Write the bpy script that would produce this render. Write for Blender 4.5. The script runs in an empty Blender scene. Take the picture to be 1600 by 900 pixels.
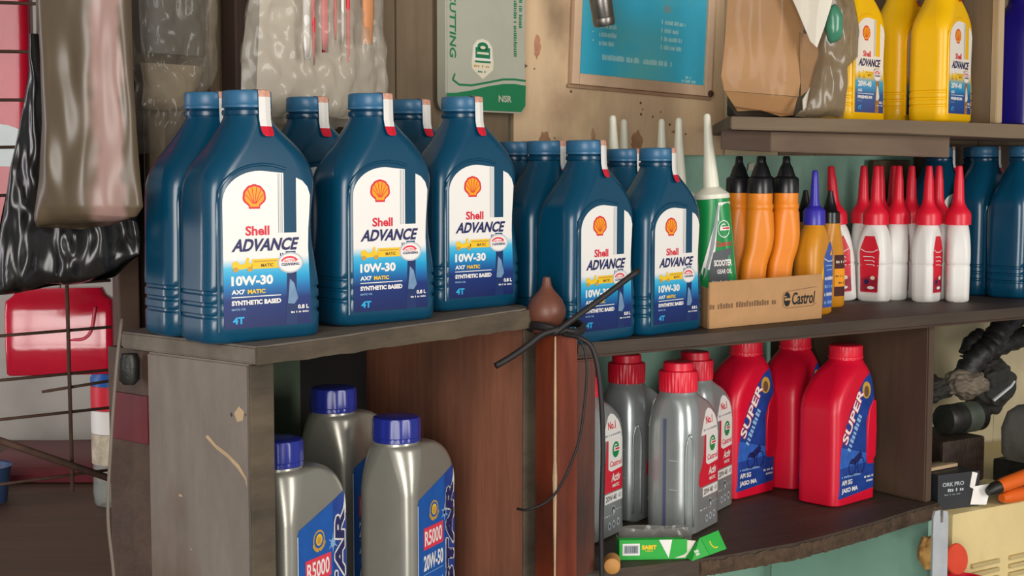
import bpy, bmesh, math, random
from mathutils import Vector, Matrix, noise
from mathutils.bvhtree import BVHTree
random.seed(7)
R_ = math.radians
C = bpy.context.scene.collection
SC = bpy.context.scene

# ------------------------------------------------------------------ camera
cam_d = bpy.data.cameras.new('camera'); cam = bpy.data.objects.new('camera', cam_d); C.objects.link(cam)
cam_d.sensor_width = 36; cam_d.lens = 2363/1600*36; cam_d.clip_start = .02
cam.location = (0, 0, 1.45); cam.rotation_euler = (R_(90)-math.atan(195/2363), 0, 0)
SC.camera = cam
# ------------------------------------------------------------------ world, light, exposure
w = bpy.data.worlds.new('sky'); SC.world = w; w.use_nodes = True
bg = w.node_tree.nodes['Background']; bg.inputs[0].default_value = (.93, .96, 1, 1); bg.inputs[1].default_value = .26
def area(name, loc, target, sx, sy, power, col):
    l = bpy.data.lights.new(name, 'AREA'); l.shape = 'RECTANGLE'; l.size = sx; l.size_y = sy; l.energy = power; l.color = col
    o = bpy.data.objects.new(name, l); C.objects.link(o); o.location = loc
    o.rotation_euler = (Vector(target)-Vector(loc)).to_track_quat('-Z', 'Y').to_euler()
    return o
area('daylight_shop_front', (-.35, -1.75, 1.5), (.15, 1.9, 1.25), 1.35, 2.3, 76, (1, .965, .92))
area('added_fill_right', (2.3, -.2, 1.8), (.25, 2.1, 1.4), .8, 1.7, 40, (1, .96, .90))  # area light added on the right to brighten plywood and yellow bottles
area('daylight_left_opening', (-2.5, 1.75, 1.5), (-.1, 1.55, 1.25),   .32, 1.6, 12, (1, .92, .96))
SC.view_settings.view_transform = 'Standard'; SC.view_settings.look = 'None'
SC.view_settings.exposure = .22; SC.view_settings.gamma = 1; SC.view_settings.use_curve_mapping = False

# ------------------------------------------------------------------ materials
def lin(h):
    h = h.lstrip('#'); o = []
    for i in (0, 2, 4):
        c = int(h[i:i+2], 16)/255; o.append(c/12.92 if c <= .04045 else ((c+.055)/1.055)**2.4)
    return tuple(o)
MATS = {}
def mat(name, hx, rough=.5, metal=0, var=.12, scale=18, stretch=(1, 1, 1), bump=.0, bscale=None, spec=.5, coat=0,
        stain=None, stain_amt=.5, stain_scale=5, stain_lo=.5, alpha=1, emit=0, coord='Object', trans=0, detail=6):
    if name in MATS: return MATS[name]
    m = bpy.data.materials.new(name); m.use_nodes = True; nt = m.node_tree; N = nt.nodes; L = nt.links
    b = N['Principled BSDF']; c = lin(hx)
    b.inputs['Roughness'].default_value = rough; b.inputs['Metallic'].default_value = metal
    b.inputs['Specular IOR Level'].default_value = spec; b.inputs['Coat Weight'].default_value = coat
    b.inputs['Coat Roughness'].default_value = .12
    b.inputs['Base Color'].default_value = (*c, 1)
    tc = N.new('ShaderNodeTexCoord'); mp = N.new('ShaderNodeMapping'); mp.inputs['Scale'].default_value = stretch
    L.new(tc.outputs[coord], mp.inputs[0])
    if var:
        nz = N.new('ShaderNodeTexNoise'); nz.inputs['Scale'].default_value = scale; nz.inputs['Detail'].default_value = detail
        nz.inputs['Roughness'].default_value = .65
        L.new(mp.outputs[0], nz.inputs[0])
        rp = N.new('ShaderNodeValToRGB'); e = rp.color_ramp.elements
        e[0].position = .3; e[1].position = .7
        e[0].color = (*[x*(1-var) for x in c], 1); e[1].color = (*[min(1, x*(1+var)) for x in c], 1)
        L.new(nz.outputs[0], rp.inputs[0]); src = rp.outputs[0]
        if stain:
            n2 = N.new('ShaderNodeTexNoise'); n2.inputs['Scale'].default_value = stain_scale; n2.inputs['Detail'].default_value = 8
            m2 = N.new('ShaderNodeMapping'); m2.inputs['Location'].default_value = (3.1, 1.7, .4)
            m2.inputs['Scale'].default_value = tuple(1+(s-1)*.35 for s in stretch)
            L.new(tc.outputs[coord], m2.inputs[0]); L.new(m2.outputs[0], n2.inputs[0])
            r2 = N.new('ShaderNodeValToRGB'); r2.color_ramp.elements[0].position = stain_lo; r2.color_ramp.elements[1].position = stain_lo+.2
            r2.color_ramp.elements[0].color = (0, 0, 0, 1); r2.color_ramp.elements[1].color = (stain_amt,)*3+(1,)
            L.new(n2.outputs[0], r2.inputs[0])
            mx = N.new('ShaderNodeMix'); mx.data_type = 'RGBA'
            L.new(r2.outputs[0], mx.inputs[0]); L.new(src, mx.inputs[6]); mx.inputs[7].default_value = (*lin(stain), 1)
            src = mx.outputs[2]
        L.new(src, b.inputs['Base Color'])
    if bump:
        nb = N.new('ShaderNodeTexNoise'); nb.inputs['Scale'].default_value = bscale or scale*2; nb.inputs['Detail'].default_value = 5
        L.new(mp.outputs[0], nb.inputs[0]); bp = N.new('ShaderNodeBump'); bp.inputs['Strength'].default_value = bump
        bp.inputs['Distance'].default_value = .004
        L.new(nb.outputs[0], bp.inputs['Height']); L.new(bp.outputs[0], b.inputs['Normal'])
    if alpha < 1: b.inputs['Alpha'].default_value = alpha
    if trans: b.inputs['Transmission Weight'].default_value = trans
    MATS[name] = m; return m
def ramp_mat(name, stops, rough=.35):
    """printed label paper whose print runs through several colours from bottom to top"""
    m = bpy.data.materials.new(name); m.use_nodes = True; nt = m.node_tree; N = nt.nodes; L = nt.links
    b = N['Principled BSDF']; b.inputs['Roughness'].default_value = rough
    tc = N.new('ShaderNodeTexCoord'); sp = N.new('ShaderNodeSeparateXYZ'); rp = N.new('ShaderNodeValToRGB')
    L.new(tc.outputs['Generated'], sp.inputs[0]); L.new(sp.outputs[2], rp.inputs[0]); L.new(rp.outputs[0], b.inputs['Base Color'])
    e = rp.color_ramp.elements
    while len(e) < len(stops): e.new(.5)
    for k, (p, h) in enumerate(stops): e[k].position = p; e[k].color = (*lin(h), 1)
    MATS[name] = m; return m
WX, WZ = (.12, 1, 1), (1, 1, .1)
wood_grey = mat('weathered_grey_wood', '70665a', .8, var=.22, scale=26, stretch=(.25, 1, 1), bump=.5, bscale=70, stain='#4a3f36', stain_amt=.6, stain_scale=6)
wood_side = mat('grey_painted_panel', '796f65', .75, var=.17, scale=30, stretch=(1, 1, .3), bump=.3, bscale=60, stain='#5f4838', stain_amt=.75, stain_scale=7, stain_lo=.52)
wood_dirty = mat('dirty_brown_edge_wood', '54493a', .85, var=.35, scale=30, stretch=(.3, 1, 1), bump=.5, bscale=80, stain='#2e261e', stain_amt=.7, stain_scale=9)
wood_end = mat('board_end_grain', '8b8073', .85, var=.2, scale=60, bump=.4)
wood_red = mat('reddish_brown_wood', '85533d', .6, var=.28, scale=22, stretch=WZ, bump=.35, bscale=60, stain='#4a3226', stain_amt=.7, stain_scale=5, stain_lo=.48)
wood_dark = mat('dark_brown_wood', '483426', .65, var=.3, scale=20, stretch=WX, bump=.4, bscale=70, stain='#2a1f1a', stain_amt=.7, stain_scale=6)
wood_shelf = mat('dark_oily_shelf_wood', '43362a', .62, var=.3, scale=20, stretch=WX, bump=.4, bscale=70, stain='#2c211c', stain_amt=.7, stain_scale=7)
wood_inner = mat('brown_inner_panel', '53402f', .65, var=.16, scale=18, stretch=(1, 1, .15), bump=.25, bscale=50, stain='#43302a', stain_amt=.6, stain_scale=6)
wood_post = mat('varnished_red_post_wood', '6e2f1a', .38, var=.4, scale=18, stretch=WZ, bump=.3, bscale=60, stain='#34190f', stain_amt=.8, stain_scale=7, stain_lo=.47)
wood_finial = mat('turned_brown_wood', '6a3f30', .45, var=.15, scale=18, bump=.15, stain='#4a281c')
wood_pale = mat('raw_split_wood', 'b59a78', .8, var=.15, scale=30)
wood_batten = mat('blackened_brown_batten', '3c2a20', .7, var=.3, scale=20, stretch=WZ, bump=.4)
plank_brown = mat('old_brown_plank', '75634d', .8, var=.2, scale=16, stretch=(1, 1, .12), bump=.4, bscale=50, stain='#4c3c2e', stain_amt=.7, stain_scale=7)
plywood = mat('tan_plywood', 'cdb08c', .75, var=.14, scale=14, stretch=(1, 1, .2), bump=.25, bscale=50, stain='#7d5c44', stain_amt=.75, stain_scale=8, stain_lo=.57)
green_paint = mat('faded_green_paint', '98c2ae', .65, var=.10, scale=9, bump=.15, stain='#4f6f60', stain_amt=.5, stain_scale=6, stain_lo=.52)
green_dark = mat('dull_green_board', '4c5a48', .8, var=.2, scale=9, stain='#2b3328', stain_amt=.6)
cream_paint = mat('grimy_cream_paint', 'cdbf9a', .7, var=.08, scale=9, bump=.15, stain='#8a7a58', stain_amt=.5, stain_scale=7, stain_lo=.52)
cream_metal = mat('cream_enamel', 'd9c48c', .5, var=.06, scale=12, bump=.05, stain='#8f7a4a', stain_amt=.5, stain_scale=9, stain_lo=.6)
grey_wall = mat('pale_grey_plaster', 'b9b4ac', .85, var=.06, scale=6, bump=.1, stain='#8d867e', stain_amt=.5)
fascia = mat('brown_fascia_wood', '745f4c', .75, var=.14, scale=16, stretch=WX, bump=.3, bscale=50, stain='#4e3c33', stain_amt=.8, stain_scale=5, stain_lo=.5)
yshelf = mat('grey_brown_shelf_wood', '71604c', .8, var=.2, scale=20, stretch=WX, bump=.4, bscale=60)
floor_m = mat('concrete', '6a655f', .9, var=.15, scale=6)
ceil_m = mat('ceiling_boards', '6b6358', .9, var=.15, scale=8)
blue_p = mat('blue_bottle_plastic', '04435f', .25, var=.03, scale=30, spec=.6)
blue_cap = mat('blue_cap_plastic', '31668a', .36, var=.04, scale=40)
blue_neck = mat('dark_blue_ring_plastic', '053a57', .25, var=0)
yellow_p = mat('yellow_bottle_plastic', 'f2bb06', .36, var=.03, scale=30)
red_p = mat('red_bottle_plastic', 'd60f31', .36, var=.04, scale=30)
red_cap = mat('red_cap_plastic', 'e01a34', .36, var=.04, scale=30)
silver_p = mat('silver_bottle_plastic', 'a09d92', .3, metal=.55, var=.04, scale=40)
silver_g = mat('grey_bottle_plastic', 'a4aaa8', .24, metal=.45, var=.05, scale=40)
navy_cap = mat('navy_cap_plastic', '222c84', .25, var=.05, scale=40)
navy_p = mat('deep_violet_blue_plastic', '1a126c', .3, var=.08, scale=20)
white_p = mat('white_bottle_plastic', 'e6e3de', .38, var=.03, scale=30)
orange_p = mat('orange_bottle_plastic', 'e8861a', .38, var=.05, scale=30)
amber_p = mat('amber_bottle_plastic', 'd08a1e', .36, var=.06, scale=30)
black_p = mat('black_plastic', '17171a', .3, var=.1)
purple_p = mat('violet_blue_cap_plastic', '3730a8', .33, var=.05)
white_pr = mat('white_print', 'ece8e2', .42, var=.02, scale=50)
cream_pr = mat('cream_print', 'e6dcc4', .42, var=0)
red_pr = mat('red_print', 'd81e34', .42, var=0)
redpink_pr = mat('bright_red_print', 'e23a50', .42, var=0)
orange_pr = mat('orange_print', 'f6a01a', .42, var=0)
yellow_pr = mat('yellow_print', 'f2c31c', .42, var=0)
navy_pr = mat('navy_print', '1d2058', .42, var=0)
blue_pr = mat('blue_print', '1457a8', .42, var=.12, scale=60)
blue2_pr = mat('deep_blue_print', '1c3f8e', .42, var=.25, scale=70)
lblue_pr = mat('pale_blue_print', '8fb4da', .42, var=0)
cyan_pr = mat('cyan_print', '28a8dc', .42, var=0)
grey_pr = mat('grey_print', '8c9299', .42, var=0)
lgrey_pr = mat('light_grey_print', 'b9bec4', .42, var=0)
dgrey_pr = mat('dark_grey_print', '55585c', .42, var=0)
black_pr = mat('black_print', '1c1c1e', .45, var=0)
green_pr = mat('green_print', '0f8a44', .42, var=.05)
dgreen_pr = mat('deep_green_print', '1b7a4e', .5, var=.06)
gold_pr = mat('gold_print', 'c79a3c', .42, var=.1, scale=200)
brown_pr = mat('brown_print', '6a4a30', .6, var=0)
pink_pr = mat('dark_red_print', 'a01830', .45, var=.35, scale=120)
poster_blue = mat('faded_blue_poster_paper', '34aac8', .45, var=.08, scale=6, stain='#5fb0ae', stain_amt=.7, stain_scale=7, stain_lo=.45)
poster_ink = mat('faded_poster_lettering', 'a4d0cf', .6, var=.06)
frame_m = mat('beige_frame_wood', 'd2b294', .65, var=.08, scale=20, stain='#96765c')
frame_d = mat('brown_frame_edge', '9c7c60', .65, var=.15, scale=20)
card_grey = mat('pale_grey_green_card', 'b3b3a2', .55, var=.05, scale=14)
carton = mat('brown_carton', 'b98d60', .8, var=.06, scale=30, bump=.1, bscale=120)
kraft = mat('kraft_wrapping_paper', 'b0804e', .55, var=.12, scale=9, bump=.25, bscale=14, stain='#8a643c', stain_amt=.6, stain_scale=6)
paper_m = mat('off_white_paper', 'd8d0bf', .5, var=.06, scale=14)
rubber = mat('black_rubber', '1d1a1a', .58, var=.25, scale=40)
rust = mat('rusted_wire', '4a3428', .8, metal=.2, var=.3, scale=60)
steel = mat('worn_steel', '7d7873', .35, metal=.85, var=.2, scale=30, bump=.1)
alu = mat('dull_aluminium', 'b9bdc0', .4, metal=.35, var=.1, scale=40)
dark_metal = mat('greasy_dark_metal', '34332f', .45, metal=.5, var=.4, scale=24, bump=.4)
grey_metal = mat('grey_cast_metal', '77756f', .5, metal=.35, var=.25, scale=18, bump=.2)
oily_rag = mat('oily_dark_cloth', '2c2a25', .8, var=.4, scale=30, bump=.6)
orange_t = mat('orange_tool_plastic', 'e0641c', .4, var=.08)
green_box = mat('bright_green_card', '27a83c', .4, var=.06, scale=30)
rust_rag = mat('mustard_cloth', 'b08a48', .85, var=.4, scale=30, bump=.5, stain='#7a3a1e', stain_amt=.8)
grey_cord = mat('grey_cord_sheath', '6f6357', .6, var=.15)
maroon = mat('dark_maroon_reflection', '6a1f28', .5, var=.2)
dull_blue = mat('dull_blue_sheen', '3a557e', .5, var=.1)
def film(name, hx, opac, rough=.25, bump=.6, bscale=18, var=.15, tcol=(1, 1, 1), stripes=None):
    """crumpled plastic film: part see-through, part milky surface"""
    m = mat(name, hx, rough, var=var, scale=7, bump=bump, bscale=bscale, spec=.6)
    for n_ in m.node_tree.nodes:
        if n_.type == 'TEX_NOISE' and abs(n_.inputs['Scale'].default_value-bscale) < 1e-4: n_.noise_type = 'RIDGED_MULTIFRACTAL'; n_.inputs['Distortion'].default_value = .6
        if n_.type == 'BUMP': n_.inputs['Distance'].default_value = .006
    nt = m.node_tree; N = nt.nodes; L = nt.links
    t = N.new('ShaderNodeBsdfTransparent'); t.inputs[0].default_value = (*tcol, 1)
    mx = N.new('ShaderNodeMixShader'); mx.inputs[0].default_value = opac
    L.new(t.outputs[0], mx.inputs[1]); L.new(N['Principled BSDF'].outputs[0], mx.inputs[2])
    L.new(mx.outputs[0], N['Material Output'].inputs['Surface']); return m
film_brown = film('dusty_brown_film', '6c5b45', .95, .36, 1, 7, .3)
film_clear = film('clear_crinkled_film', 'cfc6b6', .34, .16, 1, 22)
film_clear2 = film('clear_wrapping_film', '9a8b74', .22, .18, .9, 22)
film_dark = film('smoky_clear_film', '8f8574', .26, .16, 1.0, 24)
film_black = mat('black_bin_film', '191716', .27, var=.3, scale=8, bump=1, bscale=16, stretch=(2.2, 2.2, .45), spec=.6)
for n_ in film_black.node_tree.nodes:
    if n_.type == 'TEX_NOISE' and n_.inputs['Scale'].default_value == 16: n_.noise_type = 'RIDGED_MULTIFRACTAL'
    if n_.type == 'BUMP': n_.inputs['Distance'].default_value = .012
def streak(m, x0, x1, hx):
    nt = m.node_tree; N = nt.nodes; L = nt.links; b = N['Principled BSDF']; src = b.inputs['Base Color'].links[0].from_socket
    tc = N.new('ShaderNodeTexCoord'); sp = N.new('ShaderNodeSeparateXYZ'); nz = N.new('ShaderNodeTexNoise'); nz.inputs['Scale'].default_value = 22
    L.new(tc.outputs['Object'], sp.inputs[0]); L.new(tc.outputs['Object'], nz.inputs[0])
    a = N.new('ShaderNodeMath'); a.operation = 'MULTIPLY_ADD'; L.new(nz.outputs[0], a.inputs[0]); a.inputs[1].default_value = .03; L.new(sp.outputs[0], a.inputs[2])
    r = N.new('ShaderNodeMapRange'); r.interpolation_type = 'SMOOTHSTEP'; L.new(a.outputs[0], r.inputs[0]); r.inputs[1].default_value = x0; r.inputs[2].default_value = x0+.012
    r2 = N.new('ShaderNodeMapRange'); r2.interpolation_type = 'SMOOTHSTEP'; L.new(a.outputs[0], r2.inputs[0]); r2.inputs[1].default_value = x1+.008; r2.inputs[2].default_value = x1
    k = N.new('ShaderNodeMath'); k.operation = 'MULTIPLY'; L.new(r.outputs[0], k.inputs[0]); L.new(r2.outputs[0], k.inputs[1])
    mx = N.new('ShaderNodeMix'); mx.data_type = 'RGBA'; L.new(k.outputs[0], mx.inputs[0]); L.new(src, mx.inputs[6]); mx.inputs[7].default_value = (*lin(hx), 1); L.new(mx.outputs[2], b.inputs['Base Color'])
streak(film_brown, -.378, -.350, '98786f')
pink_streak = mat('pinkish_dusty_film', '8f746a', .34, var=.22, scale=12, stretch=(1, 1, .2), bump=.5, bscale=20)
petfilm = film('clear_bottle_plastic', 'cfd8d2', .35, .12, .5, 30)

# ------------------------------------------------------------------ helpers
def finish(bm, name, mats, parent=None, smooth=False, angle=None):
    me = bpy.data.meshes.new(name)
    bmesh.ops.recalc_face_normals(bm, faces=bm.faces)
    if smooth:
        for f in bm.faces: f.smooth = True
        if angle:
            for e in bm.edges:
                if len(e.link_faces) == 2 and e.calc_face_angle(0) > R_(angle): e.smooth = False
    bm.to_mesh(me); bm.free()
    for m in (mats if isinstance(mats, (list, tuple)) else [mats]): me.materials.append(m)
    o = bpy.data.objects.new(name, me); C.objects.link(o)
    if parent: o.parent = parent
    return o
def thing(name, label, cat, loc=(0, 0, 0), rz=0, group=None, rx=0, ry=0):
    o = bpy.data.objects.new(name, None); C.objects.link(o); o.empty_display_size = .02
    o.location = loc; o.rotation_euler = (rx, ry, rz)
    o['label'] = label; o['category'] = cat
    if group: o['group'] = group
    return o
def tag(o, label, cat, group=None):
    o['label'] = label; o['category'] = cat
    if group: o['group'] = group
    return o
def dup(root, loc, rz, label, group=None, rx=0, ry=0):
    r = root.copy(); C.objects.link(r); r.location = loc; r.rotation_euler = (rx, ry, rz); r['label'] = label
    if group: r['group'] = group
    for ch in list(root.children):
        c = ch.copy(); C.objects.link(c); c.parent = r
        for g in list(ch.children):
            d = g.copy(); C.objects.link(d); d.parent = c
    return r
def box(bm, x0, x1, y0, y1, z0, z1, bev=0, M=None, mi=0):
    vs = [bm.verts.new((x, y, z)) for z in (z0, z1) for x, y in ((x0, y0), (x1, y0), (x1, y1), (x0, y1))]
    fs = [bm.faces.new([vs[i] for i in q]) for q in ((3, 2, 1, 0), (4, 5, 6, 7), (0, 1, 5, 4), (1, 2, 6, 5), (2, 3, 7, 6), (3, 0, 4, 7))]
    for f in fs: f.material_index = mi
    if bev:
        es = list({e for f in fs for e in f.edges})
        r = bmesh.ops.bevel(bm, geom=es, offset=bev, segments=2, profile=.6, affect='EDGES')
        vs = list({v for f in r['faces'] for v in f.verts} | {v for v in vs if v.is_valid})
    if M is not None:
        for v in vs: v.co = M @ v.co
    return vs
def prism(bm, pts, z0, z1, bev=0):
    a = [bm.verts.new((p[0], p[1], z0 if len(p) < 3 else p[2])) for p in pts]
    b = [bm.verts.new((p[0], p[1], z1 if len(p) < 3 else p[3])) for p in pts]
    fs = [bm.faces.new(a[::-1]), bm.faces.new(b)]; n = len(pts)
    for i in range(n): fs.append(bm.faces.new((a[i], a[(i+1) % n], b[(i+1) % n], b[i])))
    if bev: bmesh.ops.bevel(bm, geom=list({e for f in fs for e in f.edges}), offset=bev, segments=2, affect='EDGES')
def tube(bm, pts, r, n=8, mi=0, cap=True):
    pts = [Vector(p) for p in pts]; rings = []; up = Vector((.13, .31, .94)).normalized()
    for i, p in enumerate(pts):
        t = (pts[min(i+1, len(pts)-1)]-pts[max(i-1, 0)]).normalized()
        a = t.cross(up)
        if a.length < .05: a = t.cross(Vector((1, 0, 0)))
        a.normalize(); b = t.cross(a); rr = r[i] if isinstance(r, (list, tuple)) else r
        rings.append([bm.verts.new(p+(a*math.cos(k*2*math.pi/n)+b*math.sin(k*2*math.pi/n))*rr) for k in range(n)])
    for i in range(len(rings)-1):
        for k in range(n):
            f = bm.faces.new((rings[i][k], rings[i][(k+1) % n], rings[i+1][(k+1) % n], rings[i+1][k])); f.material_index = mi
    if cap:
        for rg in (rings[0][::-1], rings[-1]): bm.faces.new(rg).material_index = mi
def smooth_path(pts, k=6):
    P = [Vector(p) for p in pts]; P = [P[0]*2-P[1]]+P+[P[-1]*2-P[-2]]; out = []
    for i in range(1, len(P)-2):
        for j in range(k):
            t = j/k; a, b, c, d = P[i-1:i+3]
            out.append(.5*((2*b)+(c-a)*t+(2*a-5*b+4*c-d)*t*t+(3*b-a-3*c+d)*t**3))
    out.append(P[-2]); return out
def lathe(bm, prof, n=28, c=(0, 0), mi=0, facet=None, M=None):
    rings = []
    for r, z in prof:
        rg = []
        for k in range(n):
            a = 2*math.pi*k/n; rr = r
            if facet and r > facet[2]: rr = r*(1-facet[1]*(.5+.5*math.cos(a*facet[0])))
            co = Vector((c[0]+rr*math.cos(a), c[1]+rr*math.sin(a), z)); rg.append(bm.verts.new(M @ co if M else co))
        rings.append(rg)
    for i in range(len(rings)-1):
        for k in range(n):
            f = bm.faces.new((rings[i][k], rings[i][(k+1) % n], rings[i+1][(k+1) % n], rings[i+1][k])); f.material_index = mi
    bm.faces.new(rings[0][::-1]).material_index = mi; bm.faces.new(rings[-1]).material_index = mi
def rring(hx, hy, r, cx=0, cy=0, nc=5, g=0):
    r = min(r, hx*.97, hy*.97); pts = []
    for qx, qy, a0 in ((1, -1, -90), (1, 1, 0), (-1, 1, 90), (-1, -1, 180)):
        arc = [(qx*(hx-r)+r*math.cos(R_(a0+90*k/nc)), qy*(hy-r)+r*math.sin(R_(a0+90*k/nc))) for k in range(nc+1)]
        if pts:
            p, q = pts[-1], arc[0]
            pts += [(p[0]+(q[0]-p[0])*f, p[1]+(q[1]-p[1])*f) for f in (.06, .5, .94)]
        pts += arc
    p, q = pts[-1], pts[0]; pts += [(p[0]+(q[0]-p[0])*f, p[1]+(q[1]-p[1])*f) for f in (.06, .5, .94)]
    out = []
    for x, y in pts:
        if g:
            k = max(0, min(1, (abs(x)-hx*.70)/(hx*.2)))*(1 if abs(y) < hy*.995 else .4); x *= 1-g*k/hx
            y *= 1-g*.5*k/hy
        out.append((x+cx, y+cy))
    return out
def loft(bm, secs, mi=0):
    """secs: (z, hx, hy, r, cx, cy, groove)"""
    rings = []
    for s in secs:
        s = tuple(s)+(0,)*(7-len(s))
        rings.append([bm.verts.new((x, y, s[0])) for x, y in rring(s[1], s[2], s[3], s[4], s[5], g=s[6])])
    n = len(rings[0])
    for i in range(len(rings)-1):
        for k in range(n):
            f = bm.faces.new((rings[i][k], rings[i][(k+1) % n], rings[i+1][(k+1) % n], rings[i+1][k])); f.material_index = mi
    bm.faces.new(rings[0][::-1]).material_index = mi; bm.faces.new(rings[-1]).material_index = mi
def catmull_secs(secs, k=4):
    secs = [tuple(s)+(0,)*(7-len(s)) for s in secs]; P = [secs[0]]+secs+[secs[-1]]; out = []
    for i in range(1, len(P)-2):
        for j in range(k):
            t = j/k; out.append(tuple(.5*(2*b+(c-a)*t+(2*a-5*b+4*c-d)*t*t+(3*b-a-3*c+d)*t**3) for a, b, c, d in zip(*P[i-1:i+3])))
    out.append(secs[-1]); return out
_text_cache = {}
def text_tris(body, bold):
    key = (body, bold)
    if key in _text_cache: return _text_cache[key]
    cu = bpy.data.curves.new('lettering', 'FONT'); cu.body = body; cu.size = 1; cu.offset = bold; cu.resolution_u = 3; cu.fill_mode = 'FRONT'
    o = bpy.data.objects.new('lettering', cu); C.objects.link(o)
    bpy.context.view_layer.update()
    dg = bpy.context.evaluated_depsgraph_get(); me = bpy.data.meshes.new_from_object(o.evaluated_get(dg))
    vs = [(v.co.x, v.co.y) for v in me.vertices]; fs = [tuple(p.vertices) for p in me.polygons]
    bpy.data.objects.remove(o); bpy.data.curves.remove(cu); bpy.data.meshes.remove(me)
    _text_cache[key] = (vs, fs); return vs, fs
class Print:
    """flat printed artwork in (u, v); build() lays it on a surface through fmap(u, v, lift)"""
    def __init__(s): s.bm = bmesh.new(); s.mats = []; s.n = 0
    def mi(s, m):
        if m not in s.mats: s.mats.append(m)
        return s.mats.index(m)
    def poly(s, pts, m, k=0):
        f = s.bm.faces.new([s.bm.verts.new((p[0], p[1], k)) for p in pts]); f.material_index = s.mi(m)
    def rect(s, x, y, w, h, m, k=0, sh=0): s.poly([(x, y), (x+w, y), (x+w+sh*h, y+h), (x+sh*h, y+h)], m, k)
    def ell(s, cx, cy, rx, ry, m, k=0, n=28, rot=0):
        c, q = math.cos(rot), math.sin(rot)
        s.poly([(cx+rx*math.cos(a)*c-ry*math.sin(a)*q, cy+rx*math.cos(a)*q+ry*math.sin(a)*c) for a in [2*math.pi*i/n for i in range(n)]], m, k)
    def arc(s, cx, cy, rx, ry, a0, a1, wd, m, k=0, n=12):
        A = [R_(a0+(a1-a0)*i/n) for i in range(n+1)]
        s.poly([(cx+rx*math.cos(a), cy+ry*math.sin(a)) for a in A]+[(cx+(rx-wd)*math.cos(a), cy+(ry-wd)*math.sin(a)) for a in A[::-1]], m, k)
    def line(s, pts, wd, m, k=0):
        for (x0, y0), (x1, y1) in zip(pts, pts[1:]):
            d = Vector((x1-x0, y1-y0)); l = d.length or 1; nx, ny = -d.y/l*wd/2, d.x/l*wd/2
            s.poly([(x0+nx, y0+ny), (x0-nx, y0-ny), (x1-nx, y1-ny), (x1+nx, y1+ny)], m, k)
    def text(s, body, x, y, w, h, m, k=1, shear=0, bold=.02, rot=0, org=None):
        vs, fs = text_tris(body, bold)
        x0 = min(v[0] for v in vs); x1 = max(v[0] for v in vs); y0 = min(v[1] for v in vs); y1 = max(v[1] for v in vs)
        sx = w/(x1-x0); sy = h/(y1-y0); c, q = math.cos(rot), math.sin(rot); mi = s.mi(m); bv = []
        for a, b in vs:
            b = (b-y0)*sy; a = (a-x0)*sx+b*shear
            bv.append(s.bm.verts.new((x+a*c-b*q, y+a*q+b*c, k)))
        for f in fs:
            try: s.bm.faces.new([bv[i] for i in f]).material_index = mi
            except ValueError: pass
    def outlined(s, body, x, y, w, h, inner, outer, wd, k=3, shear=0, bold=.03, rot=0):
        for i in range(8):
            a = math.pi*i/4; s.text(body, x+wd*math.cos(a), y+wd*math.sin(a), w, h, outer, k, shear, bold, rot)
        s.text(body, x, y, w, h, inner, k+1.2, shear, bold, rot)
    def ticks(s, x, y, w, h, m, k=1, n=12, rot=0, seed=1):
        rnd = random.Random(seed); c, q = math.cos(rot), math.sin(rot); st = w/n
        for i in range(n):
            if rnd.random() < .12: continue
            a = x*0+i*st; ww = st*rnd.uniform(.55, .8); hh = h*rnd.uniform(.7, 1)
            pts = [(a, 0), (a+ww, 0), (a+ww, hh), (a, hh)]
            s.poly([(x+p[0]*c-p[1]*q, y+p[0]*q+p[1]*c) for p in pts], m, k)
    def build(s, name, fmap, parent, cuts=(), lift=.00016, base=.0003, vcuts=()):
        for u in cuts:
            bmesh.ops.bisect_plane(s.bm, geom=s.bm.verts[:]+s.bm.edges[:]+s.bm.faces[:], plane_co=(u, 0, 0), plane_no=(1, 0, 0))
        for z in vcuts:
            bmesh.ops.bisect_plane(s.bm, geom=s.bm.verts[:]+s.bm.edges[:]+s.bm.faces[:], plane_co=(0, z, 0), plane_no=(0, 1, 0))
        for v in s.bm.verts: v.co = fmap(v.co.x, v.co.y, base+v.co.z*lift)
        return finish(s.bm, name, s.mats, parent)
def wrap(o, sx=1, dx=0):
    """lay print on the front of a body mesh, following its curve"""
    me = o.data; t = BVHTree.FromPolygons([v.co for v in me.vertices], [tuple(p.vertices) for p in me.polygons])
    def f(u, v, k):
        u = u*sx+dx
        for j in range(60):
            h = t.ray_cast(Vector((u, -1, v)), Vector((0, 1, 0)))
            if h[0] is not None and h[1].y < -.35: return Vector((u, h[0].y, v))+h[1].normalized()*k
            u *= .985
        return Vector((u, 0, v))
    return f
GRID = [-.045+.0045*i for i in range(21)]
def front(hy): return lambda u, v, k: Vector((u, -hy-k, v))
def seg_strip(bm, path, wd, az, mats_at):
    """a paper strip following (radius, z) points at azimuth az, wd wide"""
    d = Vector((math.sin(az), -math.cos(az), 0)); sd = Vector((math.cos(az), math.sin(az), 0)); rows = []
    for r, z, ww in path:
        p = d*r+Vector((0, 0, z)); rows.append([bm.verts.new(p-sd*wd*ww/2-d*.001), bm.verts.new(p), bm.verts.new(p+sd*wd*ww/2-d*.001)])
    for i in range(len(rows)-1):
        for k in (0, 1):
            bm.faces.new((rows[i][k], rows[i][k+1], rows[i+1][k+1], rows[i+1][k])).material_index = mats_at[i]
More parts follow.
